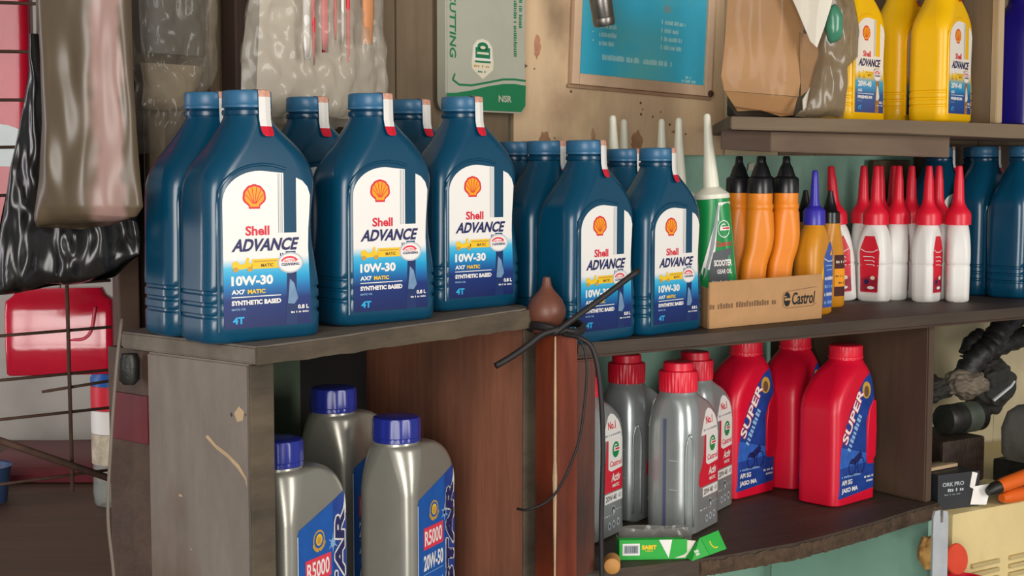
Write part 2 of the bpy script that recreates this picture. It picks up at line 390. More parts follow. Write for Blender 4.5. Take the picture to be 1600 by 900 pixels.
def pillow(bm, rows, org, dr, thick, nu=22, sub=5, lump=.008, ls=14, seed=0, taper=True, mi=0, fold=.3, band=None):
    """closed bag: rows (z, left, right) along direction dr from org; bulges front and back"""
    dr = Vector((*dr, 0)).normalized(); nrm = Vector((dr.y, -dr.x, 0)); org = Vector((*org, 0)); R = []
    for (a, b) in zip(rows, rows[1:]):
        for j in range(sub): t = j/sub; R.append(tuple(p+(q-p)*t for p, q in zip(a, b)))
    R.append(rows[-1]); nv = len(R)
    def side(sg):
        out = []
        for iv, (z, l, r) in enumerate(R):
            fv = math.sin(math.pi*min(1, (nv-1-iv)/(nv*.28))/2)**.6 if taper else 1
            row = []
            for iu in range(nu+1):
                u = iu/nu; x = l+(r-l)*u; e = max(0, 1-(2*u-1)**2)**.5
                p = org+dr*x+Vector((0, 0, z)); q = Vector((p.x, p.y, p.z*fold))*ls+Vector((seed, seed*2.1, sg))
                d = (noise.noise(q)+.5*noise.noise(q*2.3))*lump*min(1, e*1.5)
                p = p+nrm*(sg*thick*e*max(fv, .05)+d*sg)
                p.z += noise.noise(q*.7+Vector((5, 0, 0)))*lump*.5
                row.append(bm.verts.new(p))
            out.append(row)
        return out
    F, B = side(1), side(-1)
    for G_ in (F, B):
        for i in range(nv-1):
            for k in range(nu):
                f = bm.faces.new((G_[i][k], G_[i][k+1], G_[i+1][k+1], G_[i+1][k])); f.material_index = mi
                if band:
                    q = (k+.5)/nu+.10*noise.noise(Vector((i*.13, k*.3, 2.2)))+.05*math.sin(i*.21)
                    if band[0] < q < band[1]: f.material_index = band[2]
    bmesh.ops.remove_doubles(bm, verts=bm.verts, dist=.0004)
def rough_verts(bm, amt, sc, seed=0):
    for v in bm.verts:
        q = v.co*sc+Vector((seed, seed, seed)); v.co += Vector((noise.noise(q), noise.noise(q+Vector((9, 0, 0))), noise.noise(q+Vector((0, 9, 0)))))*amt
def blob(bm, c, rx, ry, rz, sub=3, amt=.3, sc=40, seed=0, mi=0):
    g = bmesh.ops.create_icosphere(bm, subdivisions=sub, radius=1)
    for v in g['verts']:
        n = noise.noise(v.co*1.6+Vector((seed, 0, 0)))*amt+noise.noise(v.co*4+Vector((0, seed, 0)))*amt*.5
        v.co = Vector((c[0]+v.co.x*rx*(1+n), c[1]+v.co.y*ry*(1+n), c[2]+v.co.z*rz*(1+n)))
        for f in v.link_faces: f.material_index = mi
class Frame:
    def __init__(s, o, deg): s.o = Vector((*o, 0)); s.a = R_(deg); s.x = Vector((math.cos(s.a), math.sin(s.a), 0)); s.y = Vector((-math.sin(s.a), math.cos(s.a), 0))
    def at(s, x, y, z=0): return s.o+s.x*x+s.y*y+Vector((0, 0, z))
FL = Frame((-.2346, 1.386), 51)     # left cabinet: x along its front edge, y towards the wall
FR = Frame((.104, 1.76), 34)        # right shelf unit
ZL, ZR, ZLOW, ZY, ZJ = 1.283, 1.2415, .970, 1.508, .936   # shelf heights
def in_frame(F, o): o.location = F.o; o.rotation_euler = (0, 0, F.a); return o

# ------------------------------------------------------------------ the setting
def struct(o): o['kind'] = 'structure'; return o
bm = bmesh.new(); box(bm, -3, 3.5, -2.2, 4, -.05, 0); struct(finish(bm, 'floor', floor_m))
bm = bmesh.new(); box(bm, -3, 3.5, -.6, 4, 2.7, 2.75); struct(finish(bm, 'unseen_ceiling', ceil_m))  # out of view, put in to keep sky light off the shelf tops
bm = bmesh.new(); box(bm, -1.7, .05, 2.62, 2.66, 0, 2.7); struct(finish(bm, 'wall_rear', grey_wall))
# wall behind the left cabinet: separate upright planks
wl = struct(bpy.data.objects.new('wall_left', None)); C.objects.link(wl); in_frame(FL, wl)
cuts = [.062, .11, .175, .232, .31, .395, .475, .545, .625, .70]
for i, (a, b) in enumerate(zip(cuts, cuts[1:])):
    bm = bmesh.new(); box(bm, a+.001, b-.001, .27+random.uniform(0, .004), .29, .9, 2.7, .0015)
    o = finish(bm, 'plank', [wood_batten if i in (0, 1) else plank_brown], wl)
bm = bmesh.new(); box(bm, .19, .222, .245, .27, 1.283, 2.4, .002); finish(bm, 'batten', wood_batten, wl)
bm = bmesh.new(); box(bm, .075, .70, .291, .30, .5, 2.7); finish(bm, 'backing_board', green_dark, wl)
# wall behind the right shelves
wr = struct(bpy.data.objects.new('wall_right', None)); C.objects.link(wr); in_frame(FR, wr)
bm = bmesh.new(); box(bm, .11, .98, .36, .38, .3, 1.52); finish(bm, 'green_board', green_paint, wr)
bm = bmesh.new(); box(bm, .981, 1.17, .36, .38, .3, 1.52); finish(bm, 'cream_board', cream_paint, wr)
bm = bmesh.new(); box(bm, 1.171, 1.7, .36, .38, .3, 1.52); finish(bm, 'cream_board', cream_paint, wr)
bm = bmesh.new(); box(bm, .112, .50, .348, .36, 1.462, 2.7, .001); finish(bm, 'plywood_panel', plywood, wr)
bm = bmesh.new(); box(bm, .502, .53, .345, .36, 1.462, 2.7, .001); finish(bm, 'batten', cream_paint, wr)
for i, (a, b) in enumerate(((.53, .62), (.62, .70), (.70, .79), (.79, .88), (.88, .98), (.98, 1.1), (1.1, 1.3))):
    bm = bmesh.new(); box(bm, a+.001, b-.001, .352, .37, 1.462, 2.7, .001); finish(bm, 'plank', cream_paint if i == 0 else plank_brown, wr)
# nail holes and knots in the plywood
for i in range(14):
    bm = bmesh.new(); x, z = random.uniform(.13, .49), random.uniform(1.47, 1.6)
    lathe(bm, [(.0005, 0), (random.uniform(.001, .0022), .0004)], 8, M=Matrix.Translation((x, .3478, z)) @ Matrix.Rotation(R_(90), 4, 'X'))
    finish(bm, 'nail_hole', brown_pr, wr)

for cx, cz, rx, rz, hx in ((.165, 1.478, .010, .018, '9a7152'), (.330, 1.482, .011, .016, '9e7656'), (.128, 1.585, .0065, .004, '6e5540'), (.152, 1.612, .006, .016, 'b07c62'), (.118, 1.463, .008, .010, '4a392c'), (.405, 1.497, .009, .003, '8a6448'), (.25, 1.488, .004, .012, 'a98462')):
    pr = Print(); rnd = random.Random(int(cx*1000)); n_ = 18
    pr.poly([(cx+rx*(.75+.4*rnd.random())*math.cos(2*math.pi*i/n_), cz+rz*(.75+.4*rnd.random())*math.sin(2*math.pi*i/n_)) for i in range(n_)], mat('knot_brown_'+hx, hx, .8, var=.25, scale=60))
    pr.build('wood_knot', lambda u, v, k: Vector((u, .348-k, v)), wr)
# ------------------------------------------------------------------ left cabinet
cab = thing('wooden_cabinet', 'open grey wooden cabinet on the left, carrying the row of large blue oil bottles', 'cabinet', FL.at(0, 0, 0), FL.a)
bm = bmesh.new()
edge = [(-.012, -.012), (.08, -.014), (.17, -.010), (.26, -.013), (.34, -.010), (.384, -.013), (.397, -.004), (.412, .014), (.43, .21), (.06, .21), (-.012, .19)]
prism(bm, [(x, y, ZL-.0165, ZL+.0145*max(0, x)) for x, y in edge], 0, 1, .002); o = finish(bm, 'top_board', wood_grey, cab)
bm = bmesh.new(); prism(bm, [(-.012, .0), (.0165, .0), (.0165, .149), (-.012, .149)], .35, ZL-.017, .002)
sp = finish(bm, 'side_panel', wood_side, cab)
# scrape and chipped nail hole on the outside of the panel
outer = lambda u, v, k: Vector((-.012-k, u, v))
for nm, pts, m_ in (('scrape', [(.062, 1.192), (.058, 1.194), (.046, 1.186), (.030, 1.180), (.014, 1.171), (.004, 1.160), (.003, 1.150), (.006, 1.158), (.016, 1.167), (.030, 1.1755), (.046, 1.182)], wood_pale),
                    ('chip', [(.006, 1.222), (.013, 1.226), (.020, 1.219), (.016, 1.211), (.008, 1.213)], wood_pale), ('chip', [(.097, 1.129), (.103, 1.129), (.102, 1.1315), (.098, 1.131)], wood_pale), ('chip', [(.084, 1.079), (.087, 1.079), (.086, 1.081)], wood_pale),
                    ('nail_hole', [(.0223, 1.217), (.024, 1.2145), (.0257, 1.217), (.024, 1.2195)], black_pr), ('nail_hole', [(.003, 1.219), (.004, 1.2175), (.005, 1.219), (.004, 1.2205)], black_pr)):
    pr = Print(); pr.poly(pts, m_); pr.build(nm, outer, sp)
bm = bmesh.new(); prism(bm, [(.392, .0), (.414, .0), (.414, .1395), (.392, .1395)], .35, ZL-.017, .001)
rp = finish(bm, 'side_panel', wood_red, cab)
bm = bmesh.new(); prism(bm, [(.393, .140), (.413, .140), (.413, .262), (.393, .262)], .35, ZL-.017, .001); finish(bm, 'side_panel', wood_red, cab)
bm = bmesh.new(); box(bm, .391, .415, -.003, -.0003, .35, ZL-.018, .001); finish(bm, 'edge_strip', wood_dirty, rp)
bm = bmesh.new(); box(bm, -.0122, .0167, -.003, -.0003, .35, ZL-.018, .001); finish(bm, 'edge_strip', wood_dirty, sp)
bm = bmesh.new(); box(bm, -.003, .0165, .1495, .224, .35, ZL-.018, .001); finish(bm, 'side_panel', wood_dark, cab)
fe = [(x, y) for x, y in smooth_path([(x, y, 0) for x, y in edge[:8]], 3) and [(q.x, q.y) for q in smooth_path([(x, y, 0) for x, y in edge[:8]], 3)]]
bm = bmesh.new(); rows = []
for i, (x, y) in enumerate(fe):
    zt, zb = ZL-.0008+.0145*max(0, x)-.0012*abs(math.sin(i*1.9)), ZL-.0165+.001*math.sin(i*2.7)
    ox, oy = (.0015, 0) if x > .42 else (0, -.0015)
    rows.append([bm.verts.new(c) for c in ((x+ox, y+oy, zt), (x+ox*1.6, y+oy*1.6, (zt+zb)/2), (x+ox, y+oy, zb), (x-ox, y-oy, zb), (x-ox, y-oy, zt))])
for r0, r1 in zip(rows, rows[1:]):
    for k in range(5): bm.faces.new((r0[k], r0[(k+1) % 5], r1[(k+1) % 5], r1[k]))
bm.faces.new(rows[0]); bm.faces.new(rows[-1][::-1]); finish(bm, 'front_edge', wood_dirty, cab)
bm = bmesh.new(); box(bm, .0165, .262, .225, .235, .35, ZL-.018); finish(bm, 'back_panel', green_dark, cab)
bm = bmesh.new(); box(bm, .262, .391, .245, .252, .35, ZL-.018); finish(bm, 'dark_gap_sheet', mat('gap_black', '14110f', .9, var=.3), cab)  # black sheet put in for the darkness of an open gap
bm = bmesh.new(); box(bm, .0165, .392, .0, .235, ZJ-.02, ZJ); finish(bm, 'floor_board', wood_dark, cab)
# upright behind the left end of the cabinet
bm = bmesh.new(); box(bm, -.0115, .0115, 0, .02, .4, 2.0, .002); o = finish(bm, 'wooden_post', wood_dark); o.location = (-.402, 1.582, 0); o.rotation_euler = (0, 0, R_(33))
tag(o, 'brown upright post behind the left end of the grey cabinet', 'post')
bm = bmesh.new(); box(bm, -.010, .010, 0, .012, ZL, 2.0, .002); o = finish(bm, 'wooden_strip', plank_brown); o.location = (-.374, 1.603, 0); o.rotation_euler = (0, 0, R_(45))
tag(o, 'narrow light brown wooden strip standing right of the rack post, above the cabinet top', 'strip')

# ------------------------------------------------------------------ right shelf unit
un = thing('wooden_shelf_unit', 'dark brown two-tier wooden shelf unit right of the red post', 'shelf', FR.at(0, 0, 0), FR.a)
bm = bmesh.new()
prism(bm, [(-.035, .0), (.15, -.004), (.4, .002), (.7, -.003), (1.0, .002), (1.25, 0), (1.25, .355), (.13, .355), (-.035, .22)], ZR-.014, ZR, .002)
finish(bm, 'upper_shelf', wood_shelf, un)
bm = bmesh.new(); prism(bm, [(-.033, .004), (1.25, .004), (1.25, .022), (-.033, .022)], ZR-.0185, ZR-.0145, .001); finish(bm, 'front_rail', wood_dark, un)
bm = bmesh.new()
prism(bm, [(-.033, .0), (.03, -.012), (.1, -.026), (.17, -.035), (.28, -.038), (.36, -.030), (.45, -.016), (.55, .004), (.615, .01), (.615, .33), (.13, .33), (-.033, .2)], ZLOW-.022, ZLOW, .002)
finish(bm, 'lower_shelf', wood_shelf, un)
bm = bmesh.new(); rnd = random.Random(11)
P = smooth_path([(.13, -.030, 0), (.17, -.0355, 0), (.28, -.0385, 0), (.36, -.0305, 0), (.45, -.0165, 0), (.55, .0035, 0), (.614, .0095, 0)], 14); rows = []
for q in P:
    zt, zb = ZLOW-.002-rnd.random()*.003, ZLOW-.019-rnd.random()*.004; o_ = rnd.uniform(.001, .0035)
    rows.append([bm.verts.new(c) for c in ((q.x, q.y-o_*.5, zt), (q.x, q.y-o_, (zt+zb)/2+rnd.uniform(-.003, .003)), (q.x, q.y-.0005, zb), (q.x, q.y+.004, zb), (q.x, q.y+.004, zt))])
for r0, r1 in zip(rows, rows[1:]):
    for k in range(5): bm.faces.new((r0[k], r0[(k+1) % 5], r1[(k+1) % 5], r1[k]))
bm.faces.new(rows[0]); bm.faces.new(rows[-1][::-1])
finish(bm, 'splintered_edge', mat('splintered_brown_wood', '4b3928', .85, var=.45, scale=60, bump=.5, bscale=120), un)
bm = bmesh.new(); prism(bm, [(-.045, -.002), (-.008, -.002), (-.008, .19), (-.045, .19)], .3, ZR-.019, .002); finish(bm, 'side_panel', mat('dark_red_brown_wood', '55291a', .5, var=.4, scale=18, stretch=WZ, bump=.3, bscale=60, stain='#2c1a12', stain_amt=.8, stain_scale=7, stain_lo=.46), un)
bm = bmesh.new(); prism(bm, [(.595, .0225), (.610, .0225), (.610, .34), (.595, .34)], ZLOW+.0005, ZR-.0148, .002); finish(bm, 'side_panel', wood_inner, un)
bm = bmesh.new(); prism(bm, [(.606, .024), (.618, .024), (.618, .34), (.606, .34)], .3, ZLOW-.023); finish(bm, 'lower_side_panel', green_paint, un)
bm = bmesh.new(); box(bm, .10, .16, .335, .352, 1.1, ZR-.0148); finish(bm, 'back_rail', wood_dark, un)

# upper right wall shelf
ws = thing('wall_shelf', 'upper wall shelf with yellow bottles, above the dark shelf unit', 'shelf', FR.at(0, 0, 0), FR.a)
bm = bmesh.new()
prism(bm, [(.21, .012, ZY-.016, ZY), (.5, .008, ZY-.017, ZY), (.75, .012, ZY-.022, ZY-.002), (1.25, .01, ZY-.026, ZY-.004), (1.25, .345, ZY-.02, ZY-.003), (.475, .345, ZY-.016, ZY), (.238, .05, ZY-.016, ZY)], 0, 1, .0015)
finish(bm, 'shelf_board', yshelf, ws)
bm = bmesh.new()
prism(bm, [(.21, .03, ZY-.041, ZY-.0165), (.295, .03, ZY-.043, ZY-.0172), (.295, .05, ZY-.043, ZY-.0172), (.238, .05, ZY-.041, ZY-.0165)], 0, 1, .0008)
finish(bm, 'fascia', wood_dark, ws)
bm = bmesh.new()
prism(bm, [(.2955, .0305, ZY-.043, ZY-.0175), (.64, .03, ZY-.050, ZY-.0205), (.64, .05, ZY-.050, ZY-.0205), (.2955, .05, ZY-.043, ZY-.0175)], 0, 1, .001)
finish(bm, 'fascia', fascia, ws)
bm = bmesh.new(); box(bm, .925, 1.25, .335, .344, ZY-.10, ZY-.0275); finish(bm, 'rear_rail', wood_dark, ws)
bm = bmesh.new(); prism(bm, [(.744, .045), (.754, .045), (.754, .34), (.744, .34)], ZY, 2.0, .001); pt = finish(bm, 'divider', plank_brown, ws)
bm = bmesh.new(); prism(bm, [(.742, .033), (.756, .033), (.756, .0445), (.742, .0445)], ZY, 2.0, .001); finish(bm, 'divider_edge', mat('pale_edge_wood', 'b39b78', .8, var=.15, stretch=WZ), ws)

# ------------------------------------------------------------------ bed post with finial
post = thing('wooden_post', 'red-brown varnished post with onion-shaped finial between the two shelf units', 'post', (.05, 1.690, 0), R_(40))
bm = bmesh.new()
s = .0178
prism(bm, [(-s, -s), (s, -s), (s, s), (-s, s)], 0, 1.262, .0025); sh = finish(bm, 'shaft', wood_post, post)
bm = bmesh.new(); tube(bm, [(-s+.0006, -s+.0004, z) for z in (.7, .9, 1.0, 1.08, 1.1, 1.12, 1.2, 1.262)], [.0014, .0016, .0012, .0022, .0028, .0018, .0016, .001], 6); finish(bm, 'split_edge', wood_pale, sh)
bm = bmesh.new(); c0 = (-.008, .008)
lathe(bm, [(.010, 1.258), (.0165, 1.262), (.0165, 1.266), (.013, 1.268), (.0175, 1.271), (.0212, 1.278), (.0222, 1.284), (.0212, 1.290), (.0175, 1.298), (.0125, 1.304), (.008, 1.309), (.0055, 1.314), (.0048, 1.319), (.004, 1.3225), (.001, 1.3235)], 32, c0)
finish(bm, 'finial', wood_finial, post, True, 50)

# ------------------------------------------------------------------ emblems
def pecten(p, cx, cy, sx, sy, k=1):
    def shape(f, sc):
        pts = []
        for i in range(43):
            t = i/42; a = R_(205-230*t); rr = f*(1+.035*abs(math.sin(math.pi*7*t)))
            pts.append((cx+sx*rr*math.cos(a), cy+sy*rr*math.sin(a)))
        b = .52*f
        return pts+[(cx+sx*b, cy-sy*.74*f), (cx+sx*b*.92, cy-sy*(.98*f)), (cx-sx*b*.92, cy-sy*(.98*f)), (cx-sx*b, cy-sy*.74*f)]
    p.poly(shape(1.0, 1), red_pr, k); p.poly(shape(.83, 1), orange_pr, k+1)
    for i in range(6):
        a = R_(180-30*(i+.5)*1.0) if False else R_(165-30*i)
        p.line([(cx+sx*.12*math.cos(a), cy-sy*.55), (cx+sx*.80*math.cos(a), cy+sy*.80*math.sin(a))], sx*.055, red_pr, k+2)
def roundel(p, cx, cy, r, k=1, ry=None, g=None, rd=None):
    ry = ry or r; g = g or green_pr; rd = rd or red_pr
    p.ell(cx, cy, r, ry, white_pr, k); p.ell(cx, cy, r*.9, ry*.9, g, k+1)
    p.rect(cx-r*.55, cy-ry*.16, r*1.5, ry*.42, white_pr, k+2); p.rect(cx-r*.2, cy-ry*.04, r*1.1, ry*.2, rd, k+3)
    p.arc(cx, cy, r*.62, ry*.62, 60, 200, r*.16, white_pr, k+2)

# ------------------------------------------------------------------ blue / yellow 0.8 l bottle
def oil_label(paper, stripe, vis, badge_mat, low=True):
    W, H, z0 = .0955, .146, .014
    U = lambda u: (u-.5)*W+.001
    V = lambda v: z0+v*H
    p = Print()
    # paper: left piece with the arch, right sliver; the bottle shows between them
    left = [(0, 0), (.80, 0), (.80, .60), (.69, .60), (.69, .985)]
    for i in range(13):
        a = R_(80+100*i/12); left.append((.42+.42*math.cos(a)*(1 if i > 6 else 1), .80+.20*math.sin(a)))
    p.poly([(U(a), V(b)) for a, b in left], paper, 0)
    right = [(.80, .0), (1.0, 0), (1.0, .10), (.985, .3), (.97, .5), (.975, .62), (.99, .74), (1.0, .84), (.97, .895), (.91, .935), (.835, .955), (.835, .60), (.80, .60)]
    p.poly([(U(a), V(b)) for a, b in right], paper, 0)
    # bottle coloured bands running down behind ADVANCE
    p.rect(U(.705), V(.36), W*.115, H*.12, stripe, 1)
    p.poly([(U(.70), V(.0)), (U(.83), V(0)), (U(.83), V(.36)), (U(.72), V(.36))], vis, 1)
    p.poly([(U(.725), V(.14)), (U(.80), V(.135)), (U(.845), V(.17)), (U(.80), V(.27)), (U(.75), V(.30))], mat('blue_grey_print', '6f8fb0', .4, var=.3, scale=40) if low else cream_pr, 2)
    for u in (.625, .645, .665): p.rect(U(u), V(.60), W*.008, H*.383, grey_pr if u != .645 else lgrey_pr, 1)
    for u in (.64, .665): p.rect(U(u), V(.43), W*.012, H*.04, navy_pr, 2)
    pecten(p, U(.355), V(.835), W*.128, H*.078)
    p.text('Shell', U(.25), V(.588), W*.27, H*.062, red_pr, 2, bold=.03)
    p.text('ADVANCE', U(.09), V(.487), W*.735, H*.082, navy_pr, 3, shear=.32, bold=.035)
    # scooter and banner
    p.rect(U(.31), V(.375), W*.34, H*.062, yellow_pr, 2, .1); p.rect(U(.34), V(.418), W*.26, H*.008, gold_pr, 3)
    p.text('MATIC', U(.42), V(.385), W*.14, H*.022, brown_pr, 3)
    p.poly([(U(a), V(b)) for a, b in ((.10, .385), (.17, .375), (.24, .378), (.32, .385), (.33, .40), (.28, .42), (.29, .445), (.26, .45), (.24, .415), (.19, .405), (.15, .43), (.10, .425))], yellow_pr, 2)
    for a in (.135, .295): p.ell(U(a), V(.375), W*.032, H*.016, gold_pr, 3, 14)
    p.ell(U(.755), V(.405), W*.15, H*.068, badge_mat, 3); p.ell(U(.755), V(.405), W*.132, H*.058, white_pr, 4)
    p.arc(U(.745), V(.405), W*.105, H*.043, 20, 165, W*.02, redpink_pr, 5)
    p.text('ACTIVE', U(.68), V(.409), W*.15, H*.016, redpink_pr, 5); p.text('CLEANSING', U(.65), V(.386), W*.21, H*.018, navy_pr, 5, bold=.04)
    p.text('10W-30' if low else '20W-40', U(.085), V(.272), W*.47, H*.062, white_pr, 2, bold=.045)
    p.text('AX7' if low else 'AX5', U(.085), V(.217), W*.15, H*.03, white_pr, 2, bold=.04)
    if low: p.text('MATIC', U(.265), V(.217), W*.2, H*.028, yellow_pr, 2, bold=.04)
    p.rect(U(.085), V(.196), W*.56, H*.006, white_pr, 2)
    p.text('SYNTHETIC BASED' if low else 'PREMIUM', U(.085), V(.147), W*(.56 if low else .5), H*.031, white_pr, 2, bold=.05)
    p.text('MATIC OIL', U(.085), V(.115), W*.16, H*.013, lblue_pr, 2)
    p.text('4T', U(.095), V(.028), W*.13, H*.046, cyan_pr, 2, bold=.04)
    p.text('0.8 L', U(.84), V(.10), W*.13, H*.027, white_pr, 2, bold=.04)
    p.ticks(U(.76), V(.075), W*.21, H*.013, white_pr, 2, 14)
    return p
lab_blue = ramp_mat('blue_bottle_label_print', [(0, '0c1f58'), (.18, '0c2c70'), (.25, '0f6aa8'), (.32, '149cce'), (.385, '4fbadc'), (.445, 'ece8e2'), (1, 'f0ece6')])
lab_yel = ramp_mat('yellow_bottle_label_print', [(0, '1a3f86'), (.2, '1a5a9c'), (.26, '2090c4'), (.33, '3aa4c8'), (.38, 'e8c040'), (.44, 'ece4d8'), (1, 'ece4d8')])
def oil_bottle(name, label, plastic, capm, ringm, paper, stripe, vis, badge, cat, group, low=True):
    t = thing(name, label, cat, group=group)
    W, D = .063, .032
    S = [(0, .058, .027, .016, .0015), (.0015, .0610, .0300, .017, .0015), (.005, W, D, .016, .0015), (.018, W, D, .015, .0015)]
    for z in (.026, .037, .048):
        S += [(z-.0025, W, D, .015, .0015), (z-.001, W, D, .015, .0015, 0, .0016), (z+.001, W, D, .015, .0015, 0, .0016), (z+.0025, W, D, .015, .0015)]
    up = [(.056, .0626, D, .015, .0012), (.075, .0606, D, .015, -.0002), (.095, .0588, D, .015, -.0016), (.115, .0584, D, .015, -.0018), (.135, .0596, D, .0155, -.0004), (.148, .0602, .0318, .017, .0012),
          (.160, .0582, .0308, .0195, .0028), (.172, .0520, .0292, .0215, .0040), (.184, .0425, .0272, .0225, .0040), (.195, .0330, .0250, .0228, .0020), (.204, .0256, .0232, .0222, .0004), (.2095, .0222, .0222, .0215)]
    S += catmull_secs(up, 3) + [(.2125, .0214, .0214, .0207)]
    bm = bmesh.new(); loft(bm, S)
    # raised rim of the front panel arch
    arch = [(-.0515, .012)]+[(-.0515, z) for z in (.05, .1, .13)]+[(-.002+.0495*math.cos(R_(180-15*i)), .133+.033*math.sin(R_(180-15*i))) for i in range(1, 9)]
    tube(bm, [(x, -D+.0006-(0 if z < .15 else (z-.15)*-.1), z) for x, z in arch], .0017, 8)
    finish(bm, 'body', plastic, t, True, 40)
    bm = bmesh.new(); lathe(bm, [(.0215, .2115), (.0232, .2122), (.0236, .2140), (.0232, .2165), (.0212, .2172), (.0205, .2192)], 40)
    finish(bm, 'neck_ring', ringm, t, True, 40)
    bm = bmesh.new(); lathe(bm, [(.0222, .2188), (.0234, .2192), (.0235, .2215), (.0229, .2219), (.0232, .2223), (.0231, .2335), (.0222, .2348), (.0185, .2355), (.001, .2356)], 72, facet=(36, .012, .0228))
    finish(bm, 'cap', capm, t, True, 40)
    oil_label(paper, stripe, vis, badge, low).build('label', front(D), t)
    bm = bmesh.new()
    seg_strip(bm, [(.012, .2360, .8), (.0188, .2361, 1), (.0238, .2350, 1), (.0242, .2290, 1), (.0245, .2165, 1), (.0248, .2080, 1), (.0262, .2015, 1), (.0282, .1965, 1), (.0296, .1935, .9), (.0302, .1922, .5)],   .0155, R_(14), [1, 1, 1, 0, 0, 0, 2, 2, 2])
    finish(bm, 'seal_strip', [white_pr, mat('seal_paper_top', 'd9a08a', .5, var=.2, scale=200), red_pr], t)
    return t
stripe_b = mat('blue_print_band', '0d4673', .38, var=.1); vis_b = mat('dark_blue_print_band', '0f2a5e', .38, var=.1)
B = oil_bottle('oil_bottle', 'large blue oil bottle nearest the viewer at the left end of the cabinet top', blue_p, blue_cap, blue_neck, lab_blue, stripe_b, vis_b, lgrey_pr, 'bottle', 'blue oil bottles')
B.location = (-.251, 1.44, ZL); B.rotation_euler = (0, 0, R_(41))
for x, y, z, a, lb in [
    (-.146, 1.57, ZL+.003, 42, 'blue oil bottle second along the front row on the grey cabinet, label in full view'),
    (-.056, 1.70, ZL+.0052, 43, 'blue oil bottle third along the front row, right end of the grey cabinet top'),
    (-.2985, 1.495, ZL+.0008, 41, 'blue oil bottle pressed behind the nearest one, ribbed side at far left'),
    (-.223, 1.66, ZL+.0033, 41, 'blue oil bottle whose cap shows between the first and second front cabinet bottles'),
    (-.119, 1.787, ZL+.0057, 42, 'blue oil bottle whose cap shows between the second and third front cabinet bottles'),
    (.0865, 1.785, ZR, 48, 'blue oil bottle behind the wooden finial, a black rod across its label'),
    (.179, 1.872, ZR, 48, 'blue oil bottle left of the brown carton tray, label in full view'),
    (.041, 1.842, ZR, 48, 'blue oil bottle half hidden behind the bottle with the black rod across it'),
    (.146, 1.99, ZR, 48, 'dark capped blue bottle under a white nozzle, behind the two labelled right of post'),
    (.003, 1.914, ZR, 48, 'blue oil bottle showing only cap edge between the cabinet row and shelf row'),
    (.757, 2.43, ZR, 45, 'blue oil bottle standing right of the red-capped white bottles, side grooves showing'),
    (.802, 2.377, ZR, 45, 'blue oil bottle cut by the right edge of the photo on the middle shelf'),
    (.692, 2.457, ZR, 45, 'blue oil bottle rising behind the red nozzles of the white bottles'),
    (.783, 2.552, ZR, 45, 'blue oil bottle in the back row whose cap peeks between two others far right')]:
    c_ = dup(B, (x, y, z), R_(a), lb)
    if 'left of the brown' in lb or 'dark capped' in lb: c_.scale = (.965,)*3
Yb = oil_bottle('yellow_oil_bottle', 'yellow oil bottle standing at the right of the three on the upper shelf', yellow_p, mat('yellow_cap', 'e8b000', .4), mat('yellow_ring', 'e0a800', .35), lab_yel, mat('yellow_band', 'e8b818', .4, var=0), mat('orange_brown_band', '9a6a3a', .4, var=.2), lgrey_pr, 'bottle', 'yellow oil bottles', False)
Yb.scale = (.9,)*3; Yb.location = (.620, 2.205, ZY); Yb.rotation_euler = (0, 0, R_(53))
dup(Yb, (.578, 2.272, ZY), R_(53), 'yellow oil bottle in the middle, half behind the right-hand one, its label hidden')
dup(Yb, (.478, 2.152, ZY), R_(50), 'yellow oil bottle on the left, partly covered by the hanging plastic wrapping')

